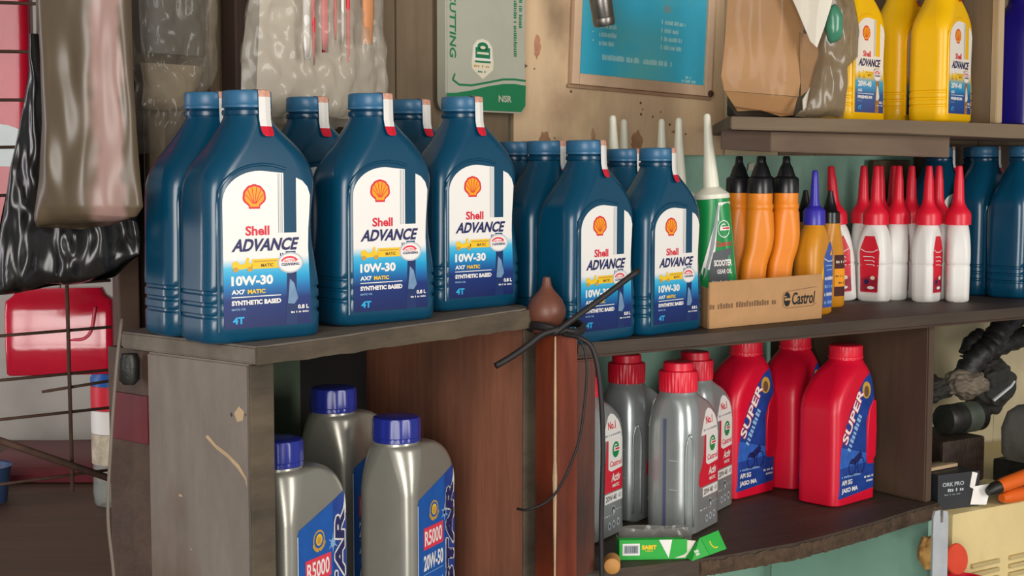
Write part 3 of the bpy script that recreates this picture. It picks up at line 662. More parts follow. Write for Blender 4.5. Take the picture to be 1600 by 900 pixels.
# ------------------------------------------------------------------ silver jugs
def jug():
    t = thing('silver_oil_jug', 'silver oil jug nearest the cabinet\'s grey side panel, label cut by the frame', 'bottle', group='silver jugs with navy caps')
    W, D = .0545, .033
    S = [(0, .050, .029, .014), (.003, W, D, .012), (.02, W, D, .011), (.12, W, D, .011), (.165, W, D, .012)]
    S += catmull_secs([(.168, W, D, .012), (.184, .0537, .0328, .016, -.0006), (.198, .0505, .0318, .021, -.0028), (.207, .0455, .0305, .0235, -.0068), (.2135, .0385, .029, .025, -.0128), (.2165, .0305, .0262, .0252, -.0200)], 3)
    S += [(.2175, .0245, .0245, .0237, -.0262), (.220, .0242, .0242, .0234, -.0262)]
    bm = bmesh.new(); loft(bm, S); bd = finish(bm, 'body', silver_p, t, True, 50)
    bm = bmesh.new(); lathe(bm, [(.0245, .2192), (.0258, .2198), (.0258, .2235), (.0252, .2243), (.0262, .2250), (.0258, .2425), (.0246, .2450), (.0215, .2460), (.001, .2461)], 84, c=(-.0262, 0), facet=(14, .03, .0255))
    finish(bm, 'cap', navy_cap, t, True, 25)
    p = Print()
    p.poly([(-.0405, .01), (.0425, .01), (.0425, .186), (.02, .178), (-.0375, .160), (-.0405, .154)], blue_pr, 0)
    p.rect(-.0405, .01, .0012, .144, white_pr, 1)
    p.poly([(.018, .177), (.0425, .1855), (.0425, .01), (.02, .01)], blue2_pr, 1)
    p.poly([(.0345, .165), (.0405, .160), (.0405, .1835)], white_pr, 2)
    p.ell(-.006, .1435, .0095, .010, gold_pr, 2); p.ell(-.006, .1435, .0078, .0082, blue_pr, 3); p.ell(-.006, .1437, .0052, .0058, yellow_pr, 4); p.ell(-.006, .143, .0036, .004, gold_pr, 5)
    for i in range(10):
        a = R_(205+13*i if i < 5 else -25-13*(i-5)); p.ell(-.006+.0102*math.cos(a+R_(35 if i < 5 else -35)*0), .1435+.0106*math.sin(a), .0022, .0012, gold_pr, 3, 8, a+1.2)
    p.rect(-.0285, .1035, .0425, .0235, redpink_pr, 2); p.text('R5000', -.026, .107, .037, .0165, white_pr, 3, bold=.02)
    p.text('20W-50', -.0285, .0805, .0425, .017, white_pr, 2, bold=.03)
    p.rect(-.0285, .0765, .0425, .0007, lblue_pr, 2); p.text('4T', -.0285, .0575, .0145, .0155, white_pr, 2, bold=.03)
    p.ticks(-.0115, .064, .025, .004, lblue_pr, 2, 10); p.rect(-.0285, .0535, .0425, .0006, lblue_pr, 2)
    p.text('API', -.0285, .036, .017, .013, white_pr, 2, bold=.04); p.ell(.003, .042, .006, .006, lblue_pr, 2); p.ell(.003, .042, .005, .005, blue_pr, 3)
    # white burst and the upright word
    for i in range(12):
        a = 2*math.pi*i/12; p.poly([(.0175+.0015*math.cos(a+1.5), .135+.0015*math.sin(a+1.5)), (.0175+(.009 if i % 2 else .005)*math.cos(a), .135+(.011 if i % 2 else .006)*math.sin(a)), (.0175+.0015*math.cos(a-1.5), .135+.0015*math.sin(a-1.5))], lblue_pr, 2)
    p.outlined('STAR', .0372, .047, .119, .0165, navy_pr, white_pr, .0019, 3, .25, .035, R_(90))
    p.build('label', wrap(bd, 1.08, .0015), t, GRID, vcuts=[.15+.006*i for i in range(7)])
    return t
J = jug(); J.location = (-.2185, 1.486, ZJ); J.rotation_euler = (0, 0, R_(64))
dup(J, (-.187, 1.68, ZJ+.022), R_(66), 'silver oil jug standing at the back, between and behind the other two')
dup(J, (-.1125, 1.618, ZJ-.0), R_(66), 'silver oil jug on the right, against the reddish inner panel')
bm = bmesh.new(); box(bm, -.06, .06, -.045, .045, 0, .0218, .002); o = finish(bm, 'wood_offcut', plank_brown); o.location = (-.187, 1.672, ZJ); o.rotation_euler = (0, 0, R_(51))
tag(o, 'brown wood offcut under the rear silver jug', 'block')

# ------------------------------------------------------------------ grey bottles with two-step red caps
def grey_bottle():
    t = thing('grey_oil_bottle', 'grey oil bottle in front, fully visible, behind the green torn box', 'bottle', group='grey bottles with red caps')
    W, D = .0545, .034
    S = [(0, .0505, .030, .014), (.003, W, D, .021), (.03, W, D, .023), (.08, W, D, .023), (.12, W, D, .023)]
    S += catmull_secs([(.125, W, D, .023), (.142, .0528, .0335, .023, -.001), (.156, .0475, .0320, .023, -.0038), (.168, .039, .0295, .023, -.0095), (.176, .0310, .0268, .0245, -.0160), (.181, .0252, .0245, .0235, -.0195)], 3)+[(.185, .0235, .0235, .0228, -.0195)]
    bm = bmesh.new(); loft(bm, S); bd = finish(bm, 'body', silver_g, t, True, 45)
    # raised corner column and side recesses
    bm = bmesh.new()
    for a_ in (R_(218), R_(246)):
        cx_, cy_ = -W+.023+.0231*math.cos(a_), -D+.023+.0231*math.sin(a_); am = R_(232); mx_, my_ = -W+.023+.0231*math.cos(am), -D+.023+.0231*math.sin(am)
        tube(bm, smooth_path([(cx_, cy_, .012), (cx_, cy_, .06), (cx_, cy_, .115), (mx_, my_, .133)], 3), .0016, 8)
    finish(bm, 'raised_rib', silver_g, bd, True)
    p = Print()
    p.rect(-.005, .012, .0045, .14, mat('smoky_sight_strip', '565a78', .3, var=.1), 0)
    for z in (.06, .098): p.rect(.004, z, .012, .0008, lgrey_pr, 0)
    p.build('sight_strip', lambda u, v, k: Vector((-W-k, -u, v)), bd)
    bm = bmesh.new()
    lathe(bm, [(.0242, .1845), (.0254, .185), (.0258, .209), (.0248, .2112), (.0210, .2118), (.0200, .2125), (.0196, .2215), (.018, .2228), (.001, .223)], 96, c=(-.0195, 0), facet=(32, .045, .0252))
    finish(bm, 'cap', red_cap, t, True, 30)
    p = Print()
    arch = [(-.016, .128), (.033, .128)]+[(.033-.049*(.5+.5*math.sin(R_(-90+180*i/12)))*1.0, .128+.038*math.cos(R_(-90+180*i/12))**.8) for i in range(1, 12)]
    p.poly([(-.020, .1275), (.035, .1275), (.0335, .137), (.027, .149), (.016, .1585), (.007, .161), (-.001, .158), (-.010, .147), (-.016, .137)], white_pr, 0)
    p.text('No.1', -.004, .141, .021, .010, red_pr, 1, bold=.03); p.ticks(-.012, .1325, .042, .0028, grey_pr, 1, 18)
    p.poly([(-.008, .1275), (.036, .1275), (.037, .060), (-.022, .060), (-.026, .066), (-.024, .078), (-.016, .088), (-.011, .1)], red_pr, 0)
    p.poly([(-.004, .1275), (.036, .1275), (.0365, .0885), (.004, .0865), (-.004, .090)], white_pr, 1)
    roundel(p, .016, .1135, .0105, 2, .0115); p.text('Castrol', .0, .0925, .033, .0075, red_pr, 2, bold=.02)
    p.text('Activ', .004, .0725, .024, .011, white_pr, 2, shear=.2, bold=.03); p.text('MATIC', .0075, .065, .019, .0045, white_pr, 2, bold=.03)
    p.rect(-.014, .046, .051, .0125, white_pr, 1); p.text('20W-40', -.011, .0485, .030, .0075, dgrey_pr, 2, bold=.02); p.text('4T', .024, .049, .009, .006, grey_pr, 2)
    p.ell(.010, .035, .0065, .0065, lgrey_pr, 1); p.ell(.010, .035, .0055, .0055, dgrey_pr, 2); p.ell(.011, .0335, .003, .003, lgrey_pr, 3, 10)
    p.ticks(.018, .034, .018, .002, lgrey_pr, 1, 9); p.ticks(-.022, .029, .022, .002, white_pr, 1, 10)
    for i, x in enumerate((.0, .012, .024)): p.ell(x, .016+.001*i, .0042, .0052, lgrey_pr, 1, 16); p.ell(x, .016+.001*i, .0022, .0028, dgrey_pr, 2, 12)
    p.build('label', wrap(bd, 1.03, -.0015), t, GRID, vcuts=[.12+.006*i for i in range(8)])
    return t
Gb = grey_bottle(); Gb.location = (.2265, 1.972, ZLOW); Gb.rotation_euler = (0, 0, R_(60))
dup(Gb, (.096, 1.925, ZLOW), R_(60), 'grey oil bottle half hidden by the post, its label behind the black cable')
dup(Gb, (.165, 2.05, ZLOW), R_(60), 'grey oil bottle showing its shiny silver side, between post and front grey bottle')
dup(Gb, (.261, 2.08, ZLOW), R_(60), 'grey oil bottle tucked behind, beside the first red bottle')

# ------------------------------------------------------------------ red bottles
def red_bottle():
    t = thing('red_oil_bottle', 'red oil bottle on the right, nearest the brown panel, side and label in view', 'bottle', group='red oil bottles')
    W, D = .0515, .034
    S = [(0, .047, .030, .012), (.003, W, D, .013), (.03, W, D, .012), (.09, W, D, .012), (.13, W, D, .013)]
    S += catmull_secs([(.135, W, D, .013), (.152, .0492, .0338, .015, .002), (.167, .0435, .0330, .017, .006), (.180, .0372, .0315, .019, .0105), (.190, .0312, .0288, .022, .0145), (.197, .0262, .0255, .0235, .0175), (.2005, .0240, .0240, .0232, .0185)], 3)
    S += [(.2015, .0228, .0228, .022, .0185), (.205, .0228, .0228, .022, .0185)]
    bm = bmesh.new(); loft(bm, S)
    bd = finish(bm, 'body', red_p, t, True, 40)
    bm = bmesh.new(); lathe(bm, [(.0226, .2030), (.0246, .2034), (.0246, .2062), (.0234, .2066), (.0238, .2074), (.0236, .2205), (.0226, .2218), (.0195, .2225), (.001, .2226)], 80, c=(.0185, 0), facet=(40, .02, .0235))
    finish(bm, 'cap', red_cap, t, True, 30)
    # rounded grip pad low on the right of the face
    bm = bmesh.new(); loft(bm, [(.060, .008, .0006, .0005, .0355, -D), (.064, .0105, .0012, .001, .0355, -D), (.10, .0115, .0014, .001, .0355, -D), (.128, .009, .0012, .001, .037, -D), (.143, .004, .0006, .0005, .0415, -D)])
    finish(bm, 'grip_pad', red_p, t, True, 60)
    p = Print()
    sh = [(-.044, .012), (.047, .018), (.047, .052), (.026, .054), (.023, .062), (.022, .115), (.028, .132), (.040, .146), (.0475, .156), (.0475, .168), (.044, .180), (.035, .184), (.018, .176), (.002, .162), (-.016, .138), (-.032, .108), (-.041, .078)]
    p.poly(sh, blue2_pr, 0)
    p.poly([(-.043, .055), (.022, .057), (.022, .07), (-.040, .085)], mat('mid_blue_print', '2f62b8', .42, var=.2, scale=90), 1)
    p.ell(.021, .160, .0105, .012, gold_pr, 1, 18); p.ell(.021, .158, .006, .008, brown_pr, 2, 14)
    rr = math.atan2(.098, .058)
    p.outlined('SUPER', -.0275, .0865, .082, .0145, white_pr, redpink_pr, .0011, 2, .1, .02, rr)
    p.ticks(-.0185, .076, .058, .010, lblue_pr, 2, 9, rot=rr, seed=4)
    for cx in (-.012, .009): p.arc(cx, .054, .0095, .012, 0, 359, .002, navy_pr, 2, 20)
    p.poly([(-.02, .06), (.008, .075), (.012, .068), (-.005, .056)], navy_pr, 2)
    p.ticks(-.038, .041, .048, .0028, lblue_pr, 2, 18, seed=2)
    p.text('API SG', -.038, .0305, .026, .007, white_pr, 2, bold=.03); p.text('JASO MA', -.038, .018, .040, .0085, white_pr, 2, bold=.04)
    p.ticks(.018, .034, .024, .003, white_pr, 2, 9, seed=5); p.ticks(.024, .028, .016, .003, white_pr, 2, 6, seed=6)
    p.build('label', wrap(bd), t, GRID+[.036, .0375, .0405, .042, .0435, .0465, .048], vcuts=[.128+.006*i for i in range(10)])
    return t
Rb = red_bottle(); Rb.location = (.4635, 2.132, ZLOW); Rb.rotation_euler = (0, 0, R_(44))
dup(Rb, (.4165, 2.2475, ZLOW), R_(57), 'red oil bottle in the middle, behind the other two, label hidden')
dup(Rb, (.3285, 2.180, ZLOW), R_(44), 'red oil bottle on the left, beside the grey bottles, label in view')

# ------------------------------------------------------------------ white gear-oil bottles with red nozzles
def white_bottle():
    t = thing('gear_oil_bottle', 'white gear oil bottle at the front middle of the group, label on its right edge', 'bottle', group='white bottles with red nozzles')
    S = catmull_secs([(.003, .0235, .0165, .010), (.03, .0238, .0168, .010), (.052, .0242, .0170, .010), (.056, .0234, .0162, .010), (.060, .0245, .0172, .010), (.08, .0240, .0172, .011, -.001), (.098, .0215, .0165, .012, -.0005), (.110, .0182, .0158, .0145, 0), (.115, .0158, .0150, .0145, 0)], 3)
    bm = bmesh.new(); loft(bm, [(0, .021, .014, .009)]+S+[(.118, .0145, .0145, .014)])
    bd = finish(bm, 'body', white_p, t, True, 45)
    bm = bmesh.new(); lathe(bm, [(.0150, .1155), (.0190, .116), (.0192, .130), (.0180, .135), (.0125, .142), (.0098, .147), (.0082, .156), (.0070, .183), (.0064, .186), (.0050, .202), (.0042, .2045), (.001, .205)], 28)
    finish(bm, 'nozzle_cap', red_cap, t, True, 40)
    p = Print()
    p.poly([(-.014, .014), (.014, .014), (.0155, .05), (.0165, .075), (.0145, .082), (.008, .099), (-.008, .099), (-.0145, .082), (-.0165, .075), (-.0155, .05)], red_pr, 0)
    p.line([(-.014, .079), (-.006, .075), (.006, .075), (.014, .079)], .0011, white_pr, 1)
    for k in range(3): p.line([(-.010+.002*k, .068-.006*k), (.006, .068-.006*k), (.009, .066-.006*k)], .0012, white_pr, 1)
    p.poly([(-.0145, .016), (.0145, .016), (.0145, .036), (.004, .040), (-.0145, .034)], pink_pr, 1); p.ell(-.004, .03, .004, .004, navy_pr, 2, 12); p.ell(.006, .036, .004, .003, cream_pr, 2, 12); p.ell(.003, .021, .006, .0025, white_pr, 2, 12)
    p.build('label', wrap(bd), t, [-.012, -.008, .008, .012], vcuts=[.02+.01*i for i in range(9)]+[.053, .056, .058])
    return t
Wb = white_bottle(); Wb.location = (.628, 2.283, ZR); Wb.rotation_euler = (0, 0, R_(50))
for x, y, a, lb in [
    (.501, 2.30, 2, 'white gear oil bottle leaning left at the group\'s left end, red label facing forward'),
    (.551, 2.292, -42, 'white gear oil bottle second from left in front, red label at its left edge'),
    (.545, 2.350, 75, 'white gear oil bottle behind second from left, its nozzle just left of that one'),
    (.580, 2.387, 75, 'white gear oil bottle of the back row, nozzle right of the second front bottle\'s nozzle'),
    (.611, 2.428, 75, 'white gear oil bottle of the back row, dusty nozzle just left of the middle one'),
    (.592, 2.320, 72, 'white gear oil bottle third from left in front, narrow side showing'),
    (.623, 2.363, 78, 'white gear oil bottle behind the front middle one, nozzle close at its left'),
    (.658, 2.337, 80, 'white gear oil bottle second from the right end of the group'),
    (.674, 2.285, 82, 'white gear oil bottle at the right end of the group, next to the blue bottle')]:
    dup(Wb, (x, y, ZR), R_(a), lb, ry=R_(-5) if 'leaning left' in lb else 0)

# ------------------------------------------------------------------ carton tray
TD, TW, TH = .13, .228, .060
tray = thing('carton_tray', 'brown cut-down carton tray with printed front, on the shelf beside the blue bottle', 'carton', (.239, 1.885, ZR+.0004), R_(38.5))
bm = bmesh.new()
prism(bm, [(.012, 0, 0, TH-.001), (TW, 0, 0, TH), (TW, .003, 0, TH), (.012, .003, 0, TH-.001)], 0, 1, .0006); fr = finish(bm, 'front_wall', carton, tray)
bm = bmesh.new(); box(bm, .085, TW, TD-.003, TD, 0, TH*.9, .0006); finish(bm, 'rear_wall', carton, tray)
for x0, x1 in ((.012, .085), (TW-.003, TW-.003)):
    bm = bmesh.new(); prism(bm, [(x0, .0035), (x0+.003, .0035), (x1+.003, TD-.0035), (x1, TD-.0035)], 0, TH*.85); finish(bm, 'end_wall', carton, tray)
bm = bmesh.new(); prism(bm, [(.016, .0035), (TW-.0035, .0035), (TW-.0035, TD-.0035), (.089, TD-.0035)], 0, .003); finish(bm, 'tray_floor', carton, tray)
p = Print(); ink = mat('faded_brown_ink', '7a5a3e', .8, var=.2, scale=200)
p.ticks(.012, .0245, .125, .0075, ink, 0, 26, seed=3)
p.line([(.158, .040), (.150, .038), (.148, .030), (.150, .020), (.156, .018), (.208, .0185), (.216, .022)], .0008, ink, 0); p.line([(.158, .040), (.216, .0435)], .0008, ink, 0)
p.ell(.157, .0295, .0065, .0095, black_pr, 1); p.rect(.152, .028, .013, .003, carton, 2); p.rect(.150, .0325, .006, .0015, carton, 2)
p.text('Castrol', .166, .0215, .045, .0165, black_pr, 1, shear=.12, bold=.02)
p.build('printed_logo', lambda u, v, k: Vector((u, -k, v)), fr)
def trayp(x, y, z=0): return tray.matrix_basis @ Vector((x, y, z))
tray_M = Matrix.Translation((.239, 1.885, ZR+.0004)) @ Matrix.Rotation(R_(38.5), 4, 'Z')
bm = bmesh.new(); prism(bm, [(.058, .020), (.112, .012), (.118, .034), (.066, .042)], .046, .0475); prism(bm, [(.058, .0195), (.112, .0115), (.112, .0105), (.058, .0185)], .003, .0475)
o = finish(bm, 'folded_card', mat('dark_green_card', '20382a', .5, var=.3)); o.matrix_world = tray_M; tag(o, 'dark green folded card inside the carton tray before the green tube', 'card')
# ------------------------------------------------------------------ grease tubes
def grease_tube():
    t = thing('gear_oil_tube', 'green and white gear oil tube standing in the carton tray, white nozzle up', 'tube', group='gear oil tubes with white nozzles')
    hx = lambda v: .0235-.004*min(1, v/.13); hy = lambda v: .0022+.0168*min(1, v/.125)**.8
    bm = bmesh.new()
    loft(bm, [(z, hx(z), hy(z), hy(z)) for z in (0, .006, .012, .025, .045, .07, .1, .125, .132)])
    finish(bm, 'body', mat('green_tube_plastic', '128a45', .3, var=.05), t, True, 50)
    bm = bmesh.new(); lathe(bm, [(.0195, .1322), (.0198, .134), (.0192, .137), (.011, .1435), (.0088, .145), (.0085, .152), (.0062, .18), (.0042, .212), (.0038, .222), (.0025, .2245), (.001, .225)], 24)
    finish(bm, 'nozzle', mat('ivory_nozzle_plastic', 'e4e2cf', .4, var=.03), t, True, 40)
    p = Print()
    def fm(u, v, k):
        a, b = hx(v), hy(v); e = max(0, abs(u)-(a-b)); return Vector((u, -math.sqrt(max(b*b-e*e, 1e-9))-k-.0002, v))
    p.poly([(-.019, .004), (.0215, .004), (.0185, .128), (.005, .128), (-.002, .10), (-.012, .07), (-.0205, .045), (-.021, .03)], white_pr, 0)
    p.poly([(-.010, .024), (.0185, .022), (.017, .078), (-.003, .074), (-.009, .05)], dgrey_pr, 1)
    p.poly([(.0035, .125), (.0055, .125), (-.002, .08), (-.012, .05), (-.016, .044), (-.008, .072)], grey_pr, 1)
    roundel(p, .0095, .099, .0068, 1, .0095); p.text('Castrol', .0, .080, .0165, .006, red_pr, 2, bold=.02)
    p.text('SCOOTER', -.003, .0585, .0195, .007, white_pr, 2, bold=.04); p.text('GEAR OIL', .000, .050, .016, .005, white_pr, 2, bold=.03)
    p.ticks(-.006, .040, .022, .003, lgrey_pr, 2, 10); p.text('80W-90', .001, .012, .0165, .006, black_pr, 2, bold=.03)
    p.build('label', fm, t, cuts=[-.016+.004*i for i in range(10)])
    return t
Tb = grease_tube(); Tb.location = tray_M @ Vector((.092, .060, .0035)); Tb.rotation_euler = (0, R_(-4), R_(-2)); Tb.scale = (1.2,)*3
dup(Tb, (.230, 2.080, ZR+.0005), R_(60), 'gear oil tube between blue bottle and the open green tube, label half hidden', ry=R_(-1))
for x, y, ry, lb in ((.210, 2.132, 0, 'gear oil tube behind the right labelled blue bottle, only its upright nozzle showing'),
                     (.158, 2.146, 0, 'gear oil tube behind the dark blue cap, only its nozzle tip showing'),
                     (.148, 2.096, -8, 'gear oil tube with its nozzle tilted left behind the bottle with the black rod')):
    dup(Tb, (x, y, ZR+(.006 if ry else .0005)), R_(72), lb, ry=R_(ry))

# ------------------------------------------------------------------ orange bottles with black nozzles
def orange_bottle():
    t = thing('orange_oil_bottle', 'orange crooked bottle with black nozzle, foremost right in the carton tray', 'bottle', group='orange bottles with black nozzles')
    S = catmull_secs([(.003, .0165, .014, .010, -.009), (.04, .0168, .014, .010, -.0085), (.070, .0172, .0145, .011, -.006), (.090, .0182, .0155, .012, -.001), (.108, .0188, .0162, .013, .001), (.125, .0185, .0168, .0150, .001), (.139, .0180, .0172, .0165, .001)], 3)
    bm = bmesh.new(); loft(bm, [(0, .014, .0115, .008, -.009)]+S+[(.141, .0168, .0168, .016, .001), (.143, .0168, .0168, .016, .001), (.145, .0178, .0178, .017, .001), (.149, .0178, .0178, .017, .001), (.151, .0166, .0166, .016, .001), (.166, .0166, .0166, .016, .001)])
    finish(bm, 'body', orange_p, t, True, 35)
    bm = bmesh.new(); lathe(bm, [(.0168, .1645), (.0175, .165), (.0172, .1835), (.0155, .1855), (.0125, .187), (.0085, .199), (.0060, .203), (.0052, .2065), (.0050, .2125), (.004, .214), (.001, .2142)], 40, c=(.001, 0), facet=(20, .03, .0168))
    finish(bm, 'nozzle_cap', black_p, t, True, 35)
    return t
Ob = orange_bottle(); Ob.location = tray_M @ Vector((.203, .046, .0035)); Ob.rotation_euler = (0, 0, R_(5))
dup(Ob, tray_M @ Vector((.156, .050, .0035)), R_(2), 'orange crooked bottle with black nozzle, left of the foremost orange one')
dup(Ob, tray_M @ Vector((.204, .090, .0035)), R_(20), 'orange bottle with black nozzle behind and between the two foremost orange ones')
dup(Ob, tray_M @ Vector((.160, .092, .0035)), R_(0), 'orange bottle with black nozzle peeking out right beside the green tube')
# amber bottle with violet-blue nozzle
t = thing('amber_oil_bottle', 'amber bottle with violet-blue nozzle and blue label at the right end of the tray', 'bottle', (.417, 2.087, ZR), R_(50))
bm = bmesh.new()
loft(bm, [(0, .026, .015, .010)]+catmull_secs([(.003, .029, .018, .012), (.05, .0295, .0185, .012), (.075, .0300, .0188, .013), (.09, .0285, .0186, .014), (.105, .0235, .0175, .0145), (.117, .0175, .0152, .014), (.122, .0142, .0140, .0135)], 3)+[(.125, .0135, .0135, .013)])
bd = finish(bm, 'body', amber_p, t, True, 45)
bm = bmesh.new(); lathe(bm, [(.0135, .1235), (.0155, .124), (.0150, .143), (.0125, .1465), (.0078, .150), (.0062, .158), (.0048, .185), (.0040, .196), (.0028, .1985), (.001, .199)], 28, facet=None); finish(bm, 'nozzle_cap', purple_p, t, True, 40)
p = Print(); lb_blue = mat('mid_blue_label_print', '3a5cae', .42, var=.2, scale=110)
p.poly([(-.006, .010), (.023, .010), (.023, .055), (.0265, .07), (.0255, .080), (.017, .100), (.010, .100), (-.003, .082), (-.006, .072), (-.004, .055)], lb_blue, 0)
p.poly([(-.0145, .05), (-.006, .05), (-.006, .072)], yellow_pr, 0)
p.line([(-.005, .078), (.006, .074), (.016, .074), (.025, .079)], .0012, white_pr, 1); p.line([(.0, .068), (.016, .068), (.021, .065), (.016, .062), (.003, .062)], .0012, lblue_pr, 1)
p.poly([(.011, .082), (.017, .082), (.015, .092)], orange_pr, 1)
for k in range(4): p.ticks(-.002, .048-.011*k, .023, .005, lblue_pr if k % 2 else white_pr, 1, 8, seed=k)
p.build('label', wrap(bd), t, GRID, vcuts=[.05+.008*i for i in range(8)])
# darker amber bottles with black nozzles
t = thing('amber_oil_bottle', 'slim amber bottle with black nozzle, between the violet nozzle and the red-capped white bottles', 'bottle', (.4625, 2.20, ZR), R_(30))
bm = bmesh.new()
loft(bm, [(0, .019, .013, .008)]+catmull_secs([(.003, .0215, .0155, .010), (.05, .0215, .0155, .010), (.085, .0195, .015, .011), (.108, .0162, .0142, .013), (.118, .0150, .0142, .0135)], 3)+[(.122, .014, .014, .0135)])
bd = finish(bm, 'body', amber_p, t, True, 45)
bm = bmesh.new(); lathe(bm, [(.0142, .1215), (.0148, .122), (.0142, .137), (.0105, .140), (.007, .152), (.0045, .162), (.0035, .168), (.001, .169)], 26); finish(bm, 'nozzle_cap', black_p, t, True, 40)
p = Print(); p.rect(-.004, .016, .021, .06, mat('dark_maroon_label', '4a1c1c', .45, var=.2), 0); p.rect(-.004, .030, .021, .026, orange_pr, 1); p.ticks(-.002, .044, .015, .003, brown_pr, 2, 7); p.ticks(.004, .034, .010, .003, black_pr, 2, 5); p.ticks(-.001, .064, .016, .004, cream_pr, 1, 7)
p.build('label', wrap(bd), t, [.006+.003*i for i in range(5)], vcuts=[.03, .05, .065])
dup(t, (.437, 2.255, ZR), R_(35), 'dark-tipped amber bottle mostly hidden behind the violet nozzle')

# ------------------------------------------------------------------ violet-blue bottle at upper right edge
t = thing('violet_blue_bottle', 'deep violet-blue bottle cut by the right edge on the upper shelf', 'bottle', FR.at(.828, .055, ZY-.003), R_(50))
bm = bmesh.new()
loft(bm, [(0, .045, .030, .014)]+catmull_secs([(.003, .049, .033, .016), (.06, .049, .033, .016), (.13, .048, .033, .017), (.152, .042, .032, .020), (.170, .031, .027, .023), (.180, .024, .0235, .0225)], 3)+[(.19, .022, .022, .021)])
finish(bm, 'body', navy_p, t, True, 45)
bm = bmesh.new(); lathe(bm, [(.022, .189), (.024, .19), (.0238, .214), (.022, .216), (.001, .2165)], 40); finish(bm, 'cap', navy_p, t, True, 40)

# ------------------------------------------------------------------ green torn box, dowel
gb = thing('small_green_box', 'torn open bright green card box with barcode, lying before the grey bottles', 'box', (.130, 1.800, ZLOW+.0004), R_(4))
bm = bmesh.new(); W, Dp, H = .083, .03, .0245
box(bm, 0, W, 0, .0008, 0, H); box(bm, 0, W, Dp-.0008, Dp, 0, H*.8); box(bm, 0, W, .0008, Dp-.0008, 0, .0008); box(bm, 0, .0008, .0008, Dp-.0008, .0008, H)
bd = finish(bm, 'box_body', green_box, gb)
p = Print(); p.rect(.004, .0055, .021, .0145, white_pr, 0); p.rect(.0055, .0075, .018, .0105, lgrey_pr, 1)
for i in range(16): p.rect(.0065+i*.001, .0085, random.choice((.0003, .0005, .0007)), .0085, black_pr, 2)
p.text('SABIT', .0275, .0125, .018, .0055, yellow_pr, 0, bold=.06); p.text('HIJAU', .032, .0095, .009, .0022, yellow_pr, 0)
p.poly([(.0485, H-.0002), (.0645, H-.0002), (.0605, .0015)], white_pr, 1)
p.build('printing', lambda u, v, k: Vector((u, -k, v)), bd)
bm = bmesh.new(); prism(bm, [(.062, -.0004), (.0785, -.0004), (.0705, -.0012)], .006, .0065)
bm.free()
# torn end flap hanging out of line with the box
fl = bmesh.new()
A = [(.0800-.0005, -.004, .0005), (.0905, -.022, .0005), (.1000, -.0145, .0235), (.0985, .004, .0265)]
def quad(bm, pts, th, mi=0):
    v = [Vector(q) for q in pts]; n = (v[1]-v[0]).cross(v[3]-v[0]).normalized()*th
    a = [bm.verts.new(q) for q in v]; b = [bm.verts.new(q+n) for q in v]
    fs = [bm.faces.new(a), bm.faces.new(b[::-1])]+[bm.faces.new((a[i], b[i], b[(i+1) % 4], a[(i+1) % 4])) for i in range(4)]
    for f in fs: f.material_index = mi
q1 = [(.0825, -.003, .0006), (.0865, -.022, .0006), (.1075, -.0235, .006), (.1000, -.004, .0245)]
quad(fl, [(.0815, -.001, .002), (.0875, -.012, .0005), (.1085, -.012, .0075), (.0985, -.002, .0262)], .0008)
quad(fl, [(.1085, -.012, .0075), (.1305, -.004, .0125), (.1225, .008, .0325), (.0985, -.002, .0262)], .0008)
flo = finish(fl, 'torn_flap', green_box, gb)
bm = bmesh.new(); quad(bm, [(.060, .001, .001), (.082, -.0005, .002), (.094, .001, .022), (.066, .006, .0235)], .0005); finish(bm, 'torn_lining', paper_m, gb)
p = Print(); p.arc(0, 0, .0060, .0075, 150, 290, .0014, yellow_pr, 0)
v0, v1, v3 = Vector((.1085, -.012, .0075)), Vector((.1305, -.004, .0125)), Vector((.0985, -.002, .0262))
ex = (v1-v0).normalized(); ey = (v3-v0); ey = (ey-ex*ey.dot(ex)).normalized(); en = ex.cross(ey)
p.build('crescent_mark', lambda u, v, k: v0+ex*(.0125+u)+ey*(.0125+v)+en*(k+.0006), flo)
p = Print(); p.text('ISI', 0, .004, .005, .003, white_pr, 0, bold=.04); p.text('50', .0005, 0, .0045, .0032, white_pr, 0, bold=.04)
w0, w1, w3 = Vector((.0815, -.001, .002)), Vector((.0875, -.012, .0005)), Vector((.0985, -.002, .0262))
exx = (Vector((.1085, -.012, .0075))-w1).normalized(); eyy = (w3-Vector((.1085, -.012, .0075))); eyy = (eyy-exx*eyy.dot(exx)).normalized(); enn = exx.cross(eyy)
p.build('printing', lambda u, v, k: w1+exx*(.006+u)+eyy*(.004+v)+enn*(k+.0006), flo)
bm = bmesh.new(); pillow(bm, [(ZLOW+.030, .0, .085), (ZLOW+.022, -.004, .088), (ZLOW+.004, -.002, .086), (ZLOW+.001, .0, .085)], (.136, 1.845), (.999, .04), .008, lump=.004, ls=60, sub=4)
tag(finish(bm, 'plastic_wrapper', film('grey_wrapper_film', '8c8a84', .55, .15, 1, 40), smooth=True), 'crumpled clear plastic wrapper lying behind the torn green box', 'wrapper')
bm = bmesh.new(); lathe(bm, [(.0075, 0), (.0094, .0015), (.0096, .004), (.0096, .028)], 28, M=Matrix.Translation((.117, 1.735, ZLOW+.0098)) @ Matrix.Rotation(R_(-90), 4, 'X') @ Matrix.Rotation(R_(4), 4, 'Y'))
tag(finish(bm, 'wooden_dowel', mat('orange_tan_wood', 'c98f48', .6, var=.12), smooth=True, angle=40), 'round orange-tan wooden dowel end at the lower shelf\'s left front corner', 'dowel')

